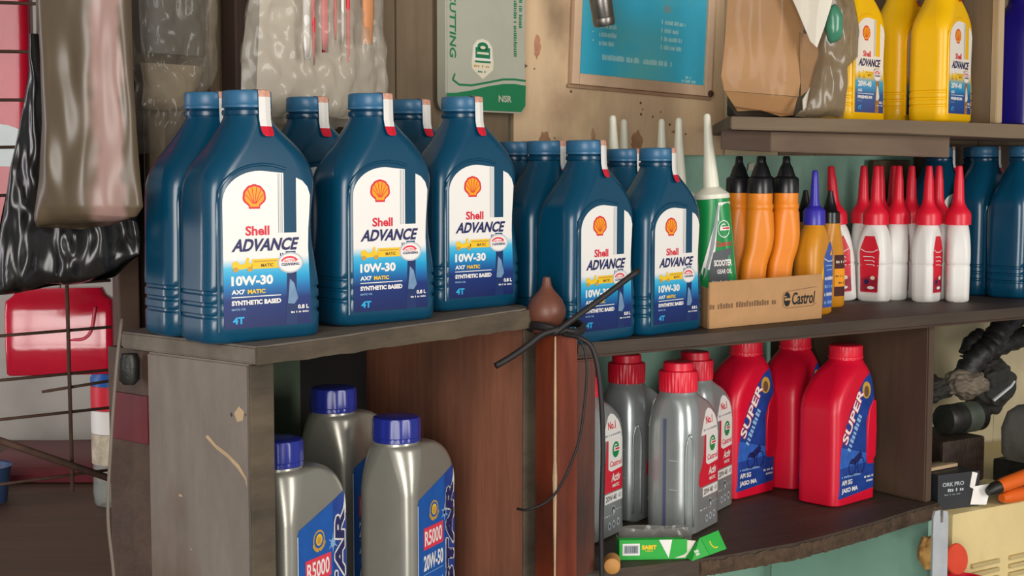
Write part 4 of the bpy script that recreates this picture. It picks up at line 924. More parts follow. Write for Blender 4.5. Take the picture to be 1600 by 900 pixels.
# ------------------------------------------------------------------ rubber cords round the post
cd = thing('rubber_tubing', 'black rubber tubing tied round the post top, its cut ends sticking out', 'tubing', (0, 0, 0))
bm = bmesh.new(); tube(bm, smooth_path([(-.018, 1.640, 1.229), (.002, 1.648, 1.240), (.020, 1.654, 1.252), (.034, 1.656, 1.262), (.052, 1.655, 1.268)], 5), .0037, 10); finish(bm, 'cut_end', rubber, cd, True)
bm = bmesh.new(); tube(bm, smooth_path([(.045, 1.655, 1.262), (.066, 1.655, 1.278), (.100, 1.665, 1.302), (.141, 1.675, 1.332)], 5), .0034, 10); finish(bm, 'cut_end', rubber, cd, True)
bm = bmesh.new(); pth = [(.05+.030*math.cos(a), 1.692+.030*math.sin(a), 1.2635+.004*math.sin(2*a)+.0022*a/6) for a in [R_(15*i) for i in range(49)]]
tube(bm, pth, .0036, 8); finish(bm, 'wrapped_turns', rubber, cd, True)
bm = bmesh.new(); tube(bm, smooth_path([(.056, 1.662, 1.262), (.074, 1.652, 1.259), (.089, 1.650, 1.246), (.097, 1.650, 1.206), (.1005, 1.650, 1.135), (.099, 1.650, 1.05), (.100, 1.650, .97), (.099, 1.650, .85)], 6), .0029, 8); finish(bm, 'hanging_end', rubber, cd, True)
bm = bmesh.new(); tube(bm, smooth_path([(.060, 1.66, 1.264), (.076, 1.648, 1.255), (.082, 1.645, 1.228), (.079, 1.645, 1.180), (.072, 1.645, 1.140), (.056, 1.645, 1.100), (.040, 1.648, 1.078), (.018, 1.652, 1.067), (.006, 1.66, 1.066)], 6), .0015, 8); finish(bm, 'thin_loop', rubber, cd, True)

# ------------------------------------------------------------------ poster, card, socket on the wall
fb = thing('framed_poster', 'blue poster with faded lettering in a beige frame on the plywood wall', 'poster', FR.at(.205, .347, 1.562), FR.a)
fb.rotation_euler = (0, R_(2.6), FR.a)
W, H = .262, .40
for nm, x0, x1, z0, z1 in (('frame_side', 0, .0135, .0, H), ('frame_side', W-.0135, W, 0, H), ('frame_rail', .0136, W-.0136, 0, .016)):
    bm = bmesh.new(); box(bm, x0, x1, -.009, 0, z0, z1, .0015); finish(bm, nm, frame_m, fb)
bm = bmesh.new(); box(bm, -.003, W+.003, -.004, .0, -.005, -.0002, .0006); finish(bm, 'frame_edge', frame_d, fb)
bm = bmesh.new(); box(bm, .0136, W-.0136, -.0045, -.001, .016, H); sheet = finish(bm, 'poster_sheet', poster_blue, fb)
p = Print()
for k in range(4):
    z = .0955-.0122*k
    p.ticks(.048, z, (.024, .030, .031, .027)[k], .0070, poster_ink, 0, 16, seed=k); p.ell(.037, z+.006, .0012, .0012, poster_ink, 0, 8)
    p.ticks(.168, z+.004, (.040, .028, .034, .034)[k], .0068, poster_ink, 0, 20, seed=k+9); p.rect(.162, z+.004, .0016, .0068, poster_ink, 0)
p.ticks(.055, .0385, .068, .0085, poster_ink, 0, 34, seed=21); p.ticks(.130, .0385, .046, .0085, poster_ink, 0, 24, seed=22); p.rect(.182, .0385, .002, .007, poster_ink, 0)
p.ticks(.14, .142, .075, .009, poster_ink, 0, 30, seed=23); p.ticks(.212, .0235, .012, .004, poster_ink, 0, 4, seed=25); p.ticks(.205, .0178, .030, .0045, poster_ink, 0, 14, seed=24)
p.ell(.172, .122, .007, .006, mat('faded_pink_print', '6f9aa0', .6), 0, 16)
p.build('lettering', lambda u, v, k: Vector((u, -.0045-k, v)), sheet)
bm = bmesh.new(); lathe(bm, [(.001, 0), (.0045, .0004), (.0052, .002), (.004, .004)], 16, M=Matrix.Translation((W-.004, -.009, .004)) @ Matrix.Rotation(R_(90), 4, 'X')); finish(bm, 'screw', rust, fb, True)
so = thing('steel_socket', 'worn steel socket hanging in front of the blue poster', 'socket', (.1265, 2.09, 1.638), 0); so.rotation_euler = (R_(12), R_(-10), 0)
bm = bmesh.new()
lathe(bm, [(.0105, .003), (.0118, .0), (.0140, .0), (.0150, .0025), (.0152, .010), (.0146, .0115), (.0150, .013), (.0154, .030), (.0150, .045), (.0120, .050), (.0118, .07)], 32); finish(bm, 'socket_barrel', steel, so, True, 35)
bm = bmesh.new(); tube(bm, [(0, 0, .06), (0, .0, .12), (.0, .0, .22)], .0014, 6); finish(bm, 'hanging_wire', rust, so)
bm = bmesh.new(); lathe(bm, [(.001, .0029), (.0102, .0031)], 20); finish(bm, 'socket_bore', black_p, so)

cc = thing('cutting_card', 'pale grey card with green lettering and wave foot, hung on the left plank wall', 'card', FL.at(.545, .262, 1.518), FL.a)
bm = bmesh.new(); W, H = .164, .42
pts = [(.008, 0), (W-.010, 0), (W-.003, .003), (W, .010), (W, H), (0, H), (0, .012), (.003, .004)]
a = [bm.verts.new((x, -.014, z)) for x, z in pts]; b = [bm.verts.new((x, .004, z)) for x, z in pts]
bm.faces.new(a); bm.faces.new(b[::-1])
for i in range(len(pts)): bm.faces.new((a[i], b[i], b[(i+1) % len(pts)], a[(i+1) % len(pts)]))
bmesh.ops.bevel(bm, geom=bm.edges[:], offset=.002, segments=2, affect='EDGES'); body = finish(bm, 'card_box', card_grey, cc, True, 40)
p = Print()
wave = [(W*.999, .038), (W*.85, .0395), (W*.7, .0385), (W*.5, .034), (W*.3, .0275), (W*.12, .0235), (0, .0225)]
p.poly([(.006, .002), (W-.010, .002), (W-.001, .010)]+wave+[(0, .010)], dgreen_pr, 0)
p.line([(W*.999, .0445), (W*.85, .0455), (W*.7, .0445), (W*.5, .039), (W*.3, .034), (W*.15, .034), (W*.07, .040), (W*.10, .048)], .0028, dgreen_pr, 0)
p.text('NER CUTTING', .006, .195, .126, .0125, dgreen_pr, 0, bold=.02, rot=R_(-90), shear=.1)
p.text('NSR', W*.64, .014, W*.17, .009, card_grey, 1, bold=.03)
for j, (z0, l) in enumerate(((.24, .125), (.24, .165))):
    p.ticks(.149-.0115*j, z0, l, .007, dgreen_pr, 0, int(l*330), rot=R_(-90), seed=30+j)
em = [(0, .026), (.012, .0235), (.02, .016), (.0215, .002), (.0225, -.004), (.0215, -.014), (.012, -.020), (0, -.027), (-.012, -.020), (-.0215, -.014), (-.0225, -.004), (-.0215, .002), (-.02, .016), (-.012, .0235)]
p.poly([(.072+x, .070+z) for x, z in em], cream_pr, 0); p.poly([(.072+x*.88, .071+z*.86) for x, z in em[:5]+em[10:]], white_pr, 1)
p.rect(.057, .0705, .030, .014, dgreen_pr, 2); p.ell(.072, .086, .011, .0055, dgreen_pr, 2); p.rect(.060, .0755, .024, .0028, cream_pr, 3); p.ell(.072, .0845, .0055, .0022, cream_pr, 3, 14)
p.rect(.056, .0645, .032, .0025, dgreen_pr, 2); p.ticks(.054, .0585, .036, .003, gold_pr, 2, 9); p.ticks(.062, .0515, .020, .0025, dgreen_pr, 2, 6)
p.build('printing', lambda u, v, k: Vector((u, -.014-k, v)), body)

# ------------------------------------------------------------------ plastic bags on the left
bm = bmesh.new()
pillow(bm, [(1.80, -.398, -.390), (1.745, -.404, -.384), (1.69, -.430, -.358), (1.66, -.437, -.354), (1.60, -.440, -.353), (1.542, -.438, -.353), (1.483, -.438, -.351), (1.435, -.442, -.348), (1.411, -.446, -.346), (1.402, -.448, -.352), (1.396, -.448, -.372), (1.391, -.446, -.405)], (0, 1.42), (1, 0), .022, nu=40, sub=9, lump=.012, ls=26, seed=2, fold=.28)
bb = finish(bm, 'plastic_bag', film_brown, smooth=True); tag(bb, 'dusty brown film bag hanging at the upper left, left of the nearest blue bottle', 'bag')
bm = bmesh.new(); tube(bm, [(-.394, 1.42, 1.79), (-.394, 1.42, 2.70)], .0012, 6); finish(bm, 'hanging_string', grey_cord, bb, True)
bm = bmesh.new()
pillow(bm, [(1.572, -0.4547, -0.4469), (1.547, -0.4567, -0.4459), (1.485, -0.4694, -0.4371), (1.44, -0.4792, -0.4214), (1.410, -0.4861, -0.3773), (1.393, -0.4900, -0.3567), (1.377, -0.4929, -0.3548), (1.358, -0.4959, -0.3567), (1.342, -0.4978, -0.3802), (1.332, -0.4969, -0.4214), (1.326, -0.4929, -0.4606)], (-.006, 1.468), (1, 0), .019, nu=60, sub=9, lump=.016, ls=42, seed=9, fold=.35)
kb = finish(bm, 'black_plastic_bag', film_black, smooth=True); tag(kb, 'crumpled black plastic bag hanging behind the brown film bag', 'bag')
bm = bmesh.new(); tube(bm, [(-.456, 1.468, 1.565), (-.452, 1.468, 1.9), (-.45, 1.468, 2.70)], .0012, 6); finish(bm, 'hanging_string', grey_cord, kb, True)
d51 = (math.cos(FL.a), math.sin(FL.a)); o22 = FL.at(0, .215)
bm = bmesh.new()
pillow(bm, [(1.80, .078, .086), (1.745, .07, .094), (1.70, .035, .13), (1.68, .028, .138), (1.621, .026, .136), (1.561, .028, .136), (1.545, .030, .135), (1.534, .034, .128), (1.5, .032, .10), (1.46, .034, .08)], (o22.x, o22.y), d51, .022, nu=34, sub=8, lump=.010, ls=50, seed=4, fold=.8)
b2 = finish(bm, 'plastic_bag', film_dark, smooth=True); tag(b2, 'clear film bag with dark contents hanging in the shade between brown bag and batten', 'bag')
q_ = o22+FL.x*.082; bm = bmesh.new(); tube(bm, [(q_.x, q_.y, 1.79), (q_.x, q_.y, 2.70)], .0012, 6); finish(bm, 'hanging_string', grey_cord, b2, True)
bm = bmesh.new(); pillow(bm, [(1.68, .040, .126), (1.60, .040, .126), (1.562, .042, .124)], (FL.at(0, .218).x, FL.at(0, .218).y), d51, .012, nu=10, lump=.002, taper=False)
finish(bm, 'dark_contents', mat('dark_grey_contents', '4b4843', .5, var=.3, scale=20), b2, True)
bm = bmesh.new(); pillow(bm, [(1.552, .040, .124), (1.53, .044, .116), (1.505, .04, .09)], (FL.at(0, .218).x, FL.at(0, .218).y), d51, .010, nu=10, lump=.003)
finish(bm, 'tan_contents', mat('tan_contents', '8a7a62', .6, var=.3, scale=20), b2, True)
o3 = FL.at(0, .219)
bm = bmesh.new()
pillow(bm, [(1.83, .288, .298), (1.775, .275, .311), (1.72, .215, .372), (1.69, .196, .392), (1.637, .190, .394), (1.601, .182, .398), (1.564, .176, .400), (1.527, .174, .401), (1.505, .174, .400), (1.492, .182, .396)], (o3.x, o3.y), d51, .024, nu=50, sub=9, lump=.010, ls=46, seed=6, fold=.7)
b3 = finish(bm, 'plastic_bag', film_clear, smooth=True); tag(b3, 'clear crinkled bag with white, red and orange contents behind the blue bottle caps', 'bag')
q_ = o3+FL.x*.293; bm = bmesh.new(); tube(bm, [(q_.x, q_.y, 1.82), (q_.x, q_.y, 2.70)], .0012, 6); finish(bm, 'hanging_string', grey_cord, b3, True)
o3b = FL.at(0, .223)
bm = bmesh.new(); pillow(bm, [(1.70, .21, .38), (1.6, .205, .385), (1.53, .20, .385), (1.503, .205, .38)], (o3b.x, o3b.y), d51, .012, nu=14, lump=.006, ls=30, seed=8)
finish(bm, 'white_contents', mat('milky_contents', 'b9ae9a', .5, var=.12, scale=14, bump=.3), b3, True)
o3c = FL.at(0, .199)
for i, (a, b_, zb, m) in enumerate(((.262, .267, 1.560, red_pr), (.248, .260, 1.565, white_pr), (.276, .288, 1.575, redpink_pr), (.296, .301, 1.590, red_pr), (.308, .312, 1.585, white_pr), (.316, .322, 1.566, red_pr))):
    bm = bmesh.new(); pillow(bm, [(1.70, a, b_), (1.62, a, b_), (zb, a+.001, b_-.001)], (o3c.x, o3c.y), d51, .002, nu=4, sub=3, lump=.001); finish(bm, 'coloured_strip', m, b3, True)
bm = bmesh.new(); pillow(bm, [(1.70, .343, .362), (1.62, .342, .361), (1.588, .341, .358)], (o3c.x, o3c.y), d51, .003, nu=6, sub=3, lump=.001, taper=False); finish(bm, 'orange_packet', mat('orange_packet', 'd08a58', .5, var=.15, stretch=(1, 1, .1), scale=50), b3, True)

# ------------------------------------------------------------------ kraft parcel in clear film on the upper shelf
kp = thing('kraft_parcel', 'torn kraft paper parcel in clear film on the upper shelf, left of the yellow bottles', 'parcel', (0, 0, .0035))
d34 = (math.cos(R_(22)), math.sin(R_(22)))
def facet_sheet(bm, pts, bulge, org, dr, th=.0012, n=5, seed=0):
    """crumpled paper panel: outline (along, z), subdivided, creased and given thickness"""
    dr = Vector((*dr, 0)).normalized(); nr = Vector((dr.y, -dr.x, 0)); o_ = Vector((*org, 0))
    f = bm.faces.new([bm.verts.new((a, 0, z)) for a, z in pts])
    xs = [p[0] for p in pts]; zs = [p[1] for p in pts]
    for i in range(1, n*2):
        bmesh.ops.bisect_plane(bm, geom=bm.verts[:]+bm.edges[:]+bm.faces[:], plane_co=(min(xs)+(max(xs)-min(xs))*i/(n*2), 0, 0), plane_no=(1, 0, .25))
        bmesh.ops.bisect_plane(bm, geom=bm.verts[:]+bm.edges[:]+bm.faces[:], plane_co=(0, 0, min(zs)+(max(zs)-min(zs))*i/(n*2)), plane_no=(.1, 0, 1))
    for v in bm.verts:
        q = Vector((v.co.x*14, seed, v.co.z*9)); d = bulge(v.co.x, v.co.z)+.006*noise.noise(q)+.002*noise.noise(q*4)
        v.co = o_+dr*v.co.x+Vector((0, 0, v.co.z))+nr*d
    r = bmesh.ops.extrude_face_region(bm, geom=bm.faces[:])
    for v in [g for g in r['geom'] if isinstance(g, bmesh.types.BMVert)]: v.co -= nr*th
bm = bmesh.new()
facet_sheet(bm, [(-.008, 1.70), (.070, 1.70), (.098, 1.662), (.112, 1.60), (.106, 1.56), (.100, 1.535), (-.012, 1.541), (-.016, 1.56), (-.012, 1.62)], lambda x, z: .026-6*(x-.045)**2, (.286, 2.0), d34, seed=1)
finish(bm, 'kraft_front', kraft, kp, True, 60)
bm = bmesh.new()
facet_sheet(bm, [(-.012, 1.5405), (.100, 1.5345), (.103, 1.5105), (.075, 1.5085), (.040, 1.516), (.008, 1.5145)], lambda x, z: .026-6*(x-.045)**2-(1.54-z)*.5, (.286, 2.0), d34, seed=2)
finish(bm, 'kraft_bottom_fold', kraft, kp, True, 60)
bm = bmesh.new()
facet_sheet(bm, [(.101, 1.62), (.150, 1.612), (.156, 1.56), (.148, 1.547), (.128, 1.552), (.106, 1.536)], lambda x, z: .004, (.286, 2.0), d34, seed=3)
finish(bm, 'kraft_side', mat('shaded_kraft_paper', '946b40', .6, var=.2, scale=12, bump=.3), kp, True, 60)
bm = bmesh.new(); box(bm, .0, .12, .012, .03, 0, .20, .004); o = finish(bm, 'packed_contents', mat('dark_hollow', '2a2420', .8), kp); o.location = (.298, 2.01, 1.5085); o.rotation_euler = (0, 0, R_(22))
bm = bmesh.new()
facet_sheet(bm, [(.050, 1.70), (.146, 1.70), (.130, 1.65), (.110, 1.598), (.100, 1.606), (.078, 1.65)], lambda x, z: .033, (.286, 2.0), d34, seed=4)
finish(bm, 'white_paper', paper_m, kp, True, 60)
bm = bmesh.new(); facet_sheet(bm, [(.096, 1.530), (.108, 1.548), (.104, 1.535), (.102, 1.520), (.097, 1.515)], lambda x, z: .026, (.286, 2.0), d34, seed=5, n=2); finish(bm, 'torn_edge', paper_m, kp, True)
bm = bmesh.new(); blob(bm, (.428, 2.035, 1.632), .013, .01, .026, 3, .15, seed=3); finish(bm, 'green_contents', mat('green_glass_contents', '3f7a60', .2, var=.3), kp, True)
bm = bmesh.new()
pillow(bm, [(1.70, .142, .180), (1.666, .140, .188), (1.624, .138, .199), (1.59, .138, .198), (1.575, .132, .180), (1.539, .122, .178), (1.518, .112, .178), (1.5086, .10, .176)], (.284, 1.99), d34, .016, nu=26, sub=7, lump=.008, ls=40, seed=12, fold=.4)
finish(bm, 'clear_film', film('dusty_parcel_film', '85745c', .72, .2, 1, 18), kp, True)
bm = bmesh.new()
pillow(bm, [(1.70, -.012, .145), (1.62, -.020, .142), (1.555, -.022, .135), (1.53, -.010, .125), (1.5086, .01, .115)], (.284, 1.985), d34, .030, nu=26, sub=5, lump=.006, ls=30, seed=14)
finish(bm, 'clear_film', film('thin_parcel_film', '9a8b74', .10, .14, 1, 14), kp, True)

# ------------------------------------------------------------------ wire rack and what hangs behind it
RK = Frame((-.418, 1.577), 33)
rk = thing('wire_rack', 'rusty wire grid rack at the left edge, in front of red packs', 'rack', RK.at(0, 0, 0), RK.a)
def wire(a, b, r=.0017):
    bm = bmesh.new(); tube(bm, [a, b], r, 6); finish(bm, 'wire', rust, rk, True)
for z in (1.66, 1.607, 1.559, 1.511, 1.464, 1.416, 1.368, 1.324, 1.275, 1.230, 1.190, 1.124): wire((-.30, 0, z-.002), (-.002, 0, z+.004))
wire((-.075, .003, 1.216), (-.002, .003, 1.222))
for x in (-.048, -.145, -.244): wire((x, -.0034, 1.11), (x-.002, -.0034, 1.70), .0020)
bm = bmesh.new(); tube(bm, [(-.30, -.012, 1.254), (-.13, -.011, 1.176), (.0, -.012, 1.116)], .0038, 8); finish(bm, 'diagonal_bar', rust, rk, True)
bm = bmesh.new(); tube(bm, smooth_path([(-.3775, 1.456, 1.30), (-.383, 1.452, 1.25), (-.389, 1.45, 1.18), (-.3935, 1.45, 1.111), (-.390, 1.45, 1.06), (-.385, 1.45, 1.0)], 6), .0017, 8)
tag(finish(bm, 'electric_cable', grey_cord, smooth=True), 'thin grey cord hanging down left of the grey cabinet', 'cord')
# counter the rack stands over
bm = bmesh.new(); box(bm, -1.4, -.40, 1.66, 2.6, .945, .970, .002)
tag(finish(bm, 'wooden_counter', mat('brown_counter_wood', '5e4232', .6, var=.3, scale=16, stretch=(.12, 1, 1), bump=.3, bscale=50)), 'brown wooden counter top behind the wire rack', 'counter')
# red jug behind the rack
t = thing('red_plastic_pack', 'glossy red plastic pack hanging behind the rusty wires, below the black bag', 'pack', (-.5035, 1.68, 0), R_(8))
bm = bmesh.new(); loft(bm, [(1.216, .0555, .018, .006), (1.2175, .0575, .020, .008), (1.25, .0585, .022, .008), (1.285, .0585, .020, .008), (1.298, .0582, .016, .008), (1.304, .050, .012, .008), (1.312, .046, .010, .006)])
finish(bm, 'pack_body', mat('glossy_red_plastic', 'c21030', .16, var=.1, scale=9, bump=.35, bscale=14, coat=.4), t, True, 50)
bm = bmesh.new(); tube(bm, smooth_path([(.012, -.0205, 1.255), (.028, -.0225, 1.257), (.036, -.0235, 1.268), (.040, -.022, 1.292)], 5), .0018, 6); finish(bm, 'embossed_highlight_curve', mat('pale_red_highlight', 'd2465c', .3), t, True)  # raised curve in paler red, its highlight put into the colour
bm = bmesh.new(); tube(bm, [(0, 0, 1.31), (0, .01, 1.50), (.0, .012, 2.70)], .001, 6); finish(bm, 'hanging_string', grey_cord, t)
t = thing('red_white_pack', 'large red pack with a white band hanging behind the wires at top left', 'pack', (-.607, 1.78, 0), R_(10))
bm = bmesh.new(); loft(bm, [(1.33, .050, .018, .010, -.02), (1.36, .058, .022, .012, -.02), (1.46, .063, .024, .012, -.02), (1.60, .066, .024, .012, -.02), (1.76, .066, .022, .012, -.02)])
pkb = finish(bm, 'pack_body', mat('deep_red_film', 'b8102c', .28, var=.2, scale=8, bump=.5, bscale=14), t, True, 50)
p = Print(); p.poly([(-.08, 1.448), (.038, 1.446), (.040, 1.486), (.020, 1.494), (-.01, 1.497), (-.08, 1.494)], mat('pale_white_band', 'cdd6d6', .4), 0); p.build('white_band', lambda u, v, k: Vector((u, -.0245-k, v)), pkb)
bm = bmesh.new(); tube(bm, [(0, 0, 1.75), (0, 0, 2.70)], .001, 6); finish(bm, 'hanging_string', grey_cord, t)
# bottle on the counter behind the post
t = thing('clear_bottle', 'clear plastic bottle with red, blue and green wrapper behind the rack, beside the post', 'bottle', (-.556, 2.10, .970), R_(0))
bm = bmesh.new(); lathe(bm, [(.025, 0), (.031, .004), (.033, .02), (.032, .05), (.033, .07), (.033, .16), (.031, .18), (.024, .195), (.014, .205), (.013, .215)], 28); finish(bm, 'body', petfilm, t, True, 50)
for nm, z0, z1, m in (('blue_wrapper', .172, .193, blue_pr), ('red_wrapper', .138, .171, red_pr), ('white_wrapper', .105, .137, white_pr), ('picture_wrapper', .062, .104, mat('pink_green_wrapper', 'c6b8a0', .4, var=.4, scale=50))):
    bm = bmesh.new(); r0 = .0335 if z1 < .18 else .030
    lathe(bm, [(.0335, z0), (.0338, (z0+z1)/2), (r0 if z1 < .19 else .0265, z1)], 24); finish(bm, nm, m, t, True, 50)
bm = bmesh.new(); lathe(bm, [(.0145, .2135), (.0148, .214), (.0148, .232), (.012, .234)], 24); finish(bm, 'cap', blue_cap, t, True, 40)
# reflections in the counter top, added as a maroon sheet and blue bucket shape
bm = bmesh.new(); loft(bm, [(0, .16, .12, .03), (.012, .162, .122, .03), (.022, .15, .11, .03)]); rough_verts(bm, .006, 9); o = finish(bm, 'reflection_sheet', maroon, None, True, 50); o.location = (-.66, 2.36, .972)
tag(o, 'added sheet for a dark maroon tarp lying in the shade on the brown counter', 'reflection')
bm = bmesh.new(); lathe(bm, [(.035, 0), (.042, .05), (.044, .052), (.041, .049), (.033, .004)], 32); o = finish(bm, 'blue_sheen_shape', dull_blue, None, True, 50); o.location = (-.755, 2.12, .970)
tag(o, 'added shape for a dull blue bucket at the left edge of the counter', 'sheen')
# things glimpsed between post and cabinet
bm = bmesh.new(); loft(bm, [(0, .006, .006, .003), (.006, .011, .010, .006), (.03, .0115, .010, .006), (.038, .009, .008, .005)]); o = finish(bm, 'metal_fitting', dark_metal, None, True, 50); o.location = FL.at(-.0155, .172, 1.232); o.scale = (.85, .85, .8)
tag(o, 'small rounded grey metal fitting under the left end of the cabinet top', 'fitting')
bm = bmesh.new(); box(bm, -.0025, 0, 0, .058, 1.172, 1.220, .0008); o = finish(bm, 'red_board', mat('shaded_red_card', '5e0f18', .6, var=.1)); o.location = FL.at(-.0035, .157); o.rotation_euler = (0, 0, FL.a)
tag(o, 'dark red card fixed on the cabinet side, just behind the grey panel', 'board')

# ------------------------------------------------------------------ small bits on the right wall
bm = bmesh.new(); quad(bm, [(.0, 0, 0), (.008, -.004, .003), (.010, -.003, .014), (.002, 0, .012)], .0006); o = finish(bm, 'paper_scrap', paper_m); o.location = FR.at(.560, .357, 1.437); o.rotation_euler = (0, 0, FR.a)
tag(o, 'tiny white paper scrap on the green wall above the violet nozzle', 'scrap')
bm = bmesh.new(); box(bm, 0, .088, -.006, .006, 0, .213, .002); o = finish(bm, 'wood_offcut', mat('mossy_brown_board', '5a4a34', .8, var=.5, scale=30, bump=.4)); o.location = FR.at(.822, .345, ZR+.0005); o.rotation_euler = (0, 0, FR.a)
tag(o, 'dark worn board leaning on the green wall behind the red nozzles', 'board')

# ------------------------------------------------------------------ cream cabinet and workshop clutter at the right
ZC = .952
cb = thing('cream_cabinet', 'cream metal cabinet with louvre slots at the lower right', 'cabinet', FR.at(0, 0, 0), FR.a)
bm = bmesh.new(); box(bm, .634, 1.2, .004, .34, .2, ZC, .004); finish(bm, 'casing', cream_metal, cb, True, 40)
for k in range(3):
    for j in range(2):
        bm = bmesh.new(); box(bm, .674+.085*j, .734+.085*j, -.0015, .0045, .868-.0125*k, .874-.0125*k, .0012); finish(bm, 'louvre', mat('shaded_cream_enamel', 'c0ac78', .5, var=.05), cb, True, 40)
def put(name, bm, m, s, t, z, rz, label, cat, smooth=True):
    o = finish(bm, name, m, None, smooth, 45); o.location = FR.at(s, t, z); o.rotation_euler = (0, 0, FR.a+R_(rz)); return tag(o, label, cat)
t = thing('black_tool_box', 'black card box with white print and torn white corner beside the orange handle', 'box', FR.at(.632, .030, ZC), FR.a-R_(8))
bm = bmesh.new(); box(bm, 0, .078, 0, .06, 0, .052, .001); bx_ = finish(bm, 'box_body', mat('black_card', '2e2f33', .5, var=.1), t)
p = Print(); p.text('ORK PRO', .008, .034, .040, .006, lgrey_pr, 0); p.ticks(.018, .026, .030, .005, lgrey_pr, 0, 8); p.ticks(.012, .021, .030, .002, grey_pr, 0, 12); p.build('printing', lambda u, v, k: Vector((u, -k, v)), bx_)
bm = bmesh.new(); quad(bm, [(.060, -.001, .004), (.080, -.012, .004), (.092, -.010, .034), (.066, -.001, .030)], .001); quad(bm, [(.058, -.0008, .030), (.066, -.0012, .026), (.070, -.003, .050), (.062, -.001, .052)], .001); finish(bm, 'torn_corner', white_pr, t)
t = thing('orange_handled_tool', 'tool with orange grips lying across the cream cabinet at the right edge', 'tool', FR.at(0, 0, 0), FR.a)
bm = bmesh.new(); tube(bm, smooth_path([(.722, -.004, ZC+.031), (.77, -.004, ZC+.037), (.82, -.002, ZC+.042), (.88, .002, ZC+.046)], 4), [.009, .0105, .0108, .011, .0112, .0112, .011, .011, .011, .011, .011, .0105, .008], 14); finish(bm, 'upper_grip', orange_t, t, True, 50)
bm = bmesh.new(); tube(bm, smooth_path([(.735, .0, ZC+.0115), (.78, .002, ZC+.0115), (.82, .006, ZC+.0115), (.88, .010, ZC+.0115)], 4), [.006, .009, .0105, .011, .011, .011, .011, .011, .011, .011, .011, .0105, .008], 14); finish(bm, 'lower_grip', orange_t, t, True, 50)
bm = bmesh.new(); tube(bm, [(.704, .0, ZC+.024), (.714, -.002, ZC+.028), (.724, -.004, ZC+.031)], [.006, .0095, .0095], 12); finish(bm, 'pivot', dark_metal, t, True, 50)
for i, (z, a, l) in enumerate(((.0612, 3, .075), (.0612, 3, .062), (.0612, 3, .05))):
    bm = bmesh.new(); box(bm, 0, l, 0, .012, 0, .005, .001); put('wood_stick', bm, wood_pale if i != 1 else plank_brown, .628, .05+.014*i, ZC+z-.008, a, ('pale flat stick on top of the black box beside the brown panel', 'darker brown flat stick just below the pale one on the black box', 'short pale stick behind the others on the black box')[i], 'stick')
# dark machine parts piled behind
bm = bmesh.new(); box(bm, -.04, .06, 0, .12, 0, .072, .006); put('metal_housing', bm, mat('greasy_brown_metal', '3a2c24', .5, metal=.3, var=.6, scale=30, bump=.5), .80, .13, ZC, 0, 'dark greasy metal housing under the motor cylinder', 'housing')
mt = thing('motor_cylinder', 'dark grey horizontal motor cylinder on the pile right of the brown panel', 'motor', FR.at(.80, .165, ZC+.0965), FR.a)
bm = bmesh.new(); Mx = Matrix.Rotation(R_(90), 4, 'Y')
lathe(bm, [(.012, 0), (.022, .001), (.024, .004), (.024, .018), (.0215, .019), (.0215, .024), (.0238, .025), (.0238, .085), (.021, .088), (.008, .089)], 32, M=Mx); finish(bm, 'motor_casing', dark_metal, mt, True, 40)
bm = bmesh.new(); lathe(bm, [(.0243, .040), (.0246, .041), (.0246, .07), (.0243, .071)], 32, M=Mx); finish(bm, 'label_band', mat('dull_green_steel', '555c52', .4, metal=.4, var=.2), mt, True, 40)
bm = bmesh.new(); loft(bm, [(0, .03, .03, .012), (.01, .036, .034, .014), (.05, .038, .035, .016), (.075, .032, .03, .018), (.085, .02, .02, .015)]); put('grey_cast_housing', bm, grey_metal, .905, .080, ZC+.036, 0, 'rounded light grey cast housing at the right edge of the clutter', 'housing')
bm = bmesh.new(); box(bm, -.06, .06, -.045, .045, 0, .0355, .004); put('metal_block', bm, dark_metal, .935, .085, ZC, 5, 'dark metal block under the grey cast housing', 'block')
hs = thing('rubber_hose_bundle', 'thick black rubber hoses curling up at the right edge above the clutter', 'hose', (0, 0, 0))
for k, P in enumerate(([(.905, .21, .155), (.925, .20, .185), (.955, .20, .20), (.985, .205, .225), (1.03, .21, .245), (1.10, .22, .25)], [(.93, .23, .15), (.96, .225, .175), (1.00, .22, .195), (1.06, .22, .205), (1.12, .22, .21)], [(.89, .22, .14), (.91, .215, .165), (.925, .22, .20), (.96, .225, .215)])):
    bm = bmesh.new(); q = smooth_path([FR.at(x, y, ZC+z) for x, y, z in P], 6); tube(bm, q, [(.021, .019, .014)[k]*(.8+.2*math.sin(i*1.1)**2) for i in range(len(q))], 14); finish(bm, 'hose', mat('ribbed_black_rubber', '1c1a1a', .5, var=.4, scale=40, bump=.5), hs, True, 60)
for i, (s_, t_, z_, rx, ry, rz, m, nm, ct, lb) in enumerate((
    (.845, .225, .135, .038, .028, .020, oily_rag, 'oily_rag', 'rag', 'olive brown oily rag lump on top of the motor cylinder'),
    (.895, .20, .142, .045, .03, .022, mat('dusty_tan_cloth', '75695a', .85, var=.35, scale=30, bump=.6), 'cloth_bundle', 'cloth', 'dusty tan cloth bundle in the middle of the clutter'),
    (.99, .23, .13, .06, .035, .045, oily_rag, 'cloth_bundle', 'cloth', 'dark oily cloth supporting the black rubber hoses'))):
    bm = bmesh.new(); blob(bm, (0, 0, 0), rx, ry, rz, 5, .28, seed=i*3.3+1); o = put(nm, bm, m, s_, t_, ZC+z_, 10*i, lb, ct)
    for e in o.data.edges: e.use_edge_sharp = False
t = thing('engine_lever', 'small dark lever part poking up left on the clutter, against the cream wall', 'part', FR.at(.825, .235, ZC+.135), FR.a)
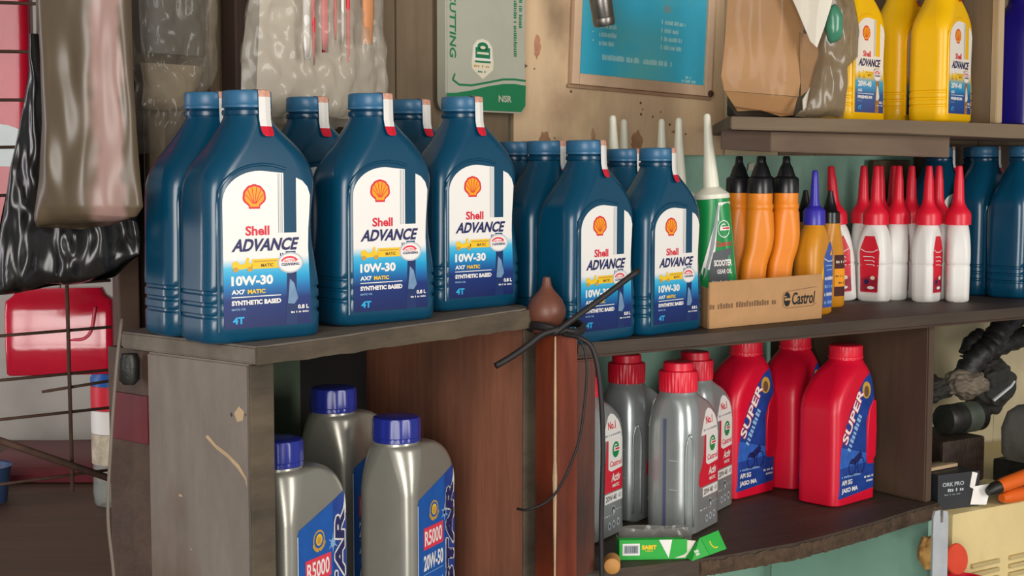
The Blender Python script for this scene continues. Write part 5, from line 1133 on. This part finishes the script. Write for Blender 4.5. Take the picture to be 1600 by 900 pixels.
bm = bmesh.new(); tube(bm, smooth_path([(0, 0, 0), (.004, 0, .02), (.0, 0, .038), (-.012, 0, .046)], 5), [.011]*8+[.008]*8, 12); finish(bm, 'lever_arm', dark_metal, t, True, 60)
bm = bmesh.new(); lathe(bm, [(.004, -.016), (.015, -.015), (.016, .0), (.014, .014), (.004, .015)], 20); finish(bm, 'lever_hub', dark_metal, t, True, 60)
bm = bmesh.new(); tube(bm, [(0, 0, 0), (.03, -.01, .022), (.036, -.012, .03)], [.003, .0025, .002], 8); put('steel_pin', bm, alu, .895, .145, ZC+.122, 0, 'short bright steel pin lying slantwise on the clutter', 'pin')
# saw blade like flat bar, red pot, rag
wr_ = thing('slotted_flat_bar', 'pale slotted aluminium bar standing upright before the cream cabinet', 'bar', FR.at(.526, -.066, 0), FR.a-R_(12))
bm = bmesh.new()
pts = [(-.011, 0), (.013, 0), (.0115, .975), (.010, .983), (.003, .985), (.0025, .969), (-.0015, .969), (-.002, .986), (-.010, .985), (-.013, .977)]
a = [bm.verts.new((x, 0, z)) for x, z in pts]; b = [bm.verts.new((x, .004, z)) for x, z in pts]
bm.faces.new(a); bm.faces.new(b[::-1])
for i in range(len(pts)): bm.faces.new((a[i], b[i], b[(i+1) % len(pts)], a[(i+1) % len(pts)]))
finish(bm, 'bar', alu, wr_)
t = thing('red_pot', 'red plastic pot with orange-rimmed disc behind the slotted aluminium bar', 'pot', FR.at(.612, -.034, .735), FR.a)
bm = bmesh.new(); lathe(bm, [(.026, 0), (.030, .05), (.032, .137), (.029, .137), (.027, .05), (.02, .01)], 36); finish(bm, 'pot_body', red_p, t, True, 40)
bm = bmesh.new(); lathe(bm, [(.001, 0), (.019, 0), (.0215, .001), (.0225, .003), (.021, .005), (.001, .005)], 36, M=Matrix.Translation((.002, .016, .160)) @ Matrix.Rotation(R_(80), 4, 'X')); finish(bm, 'disc', mat('orange_red_plastic', 'd8472a', .4), t, True, 40)
bm = bmesh.new(); blob(bm, (0, 0, 0), .017, .012, .022, 4, .25, seed=5); put('mustard_rag', bm, rust_rag, .574, -.004, .908, 0, 'mustard and rust stained rag hanging under the lower shelf\'s right corner', 'rag')
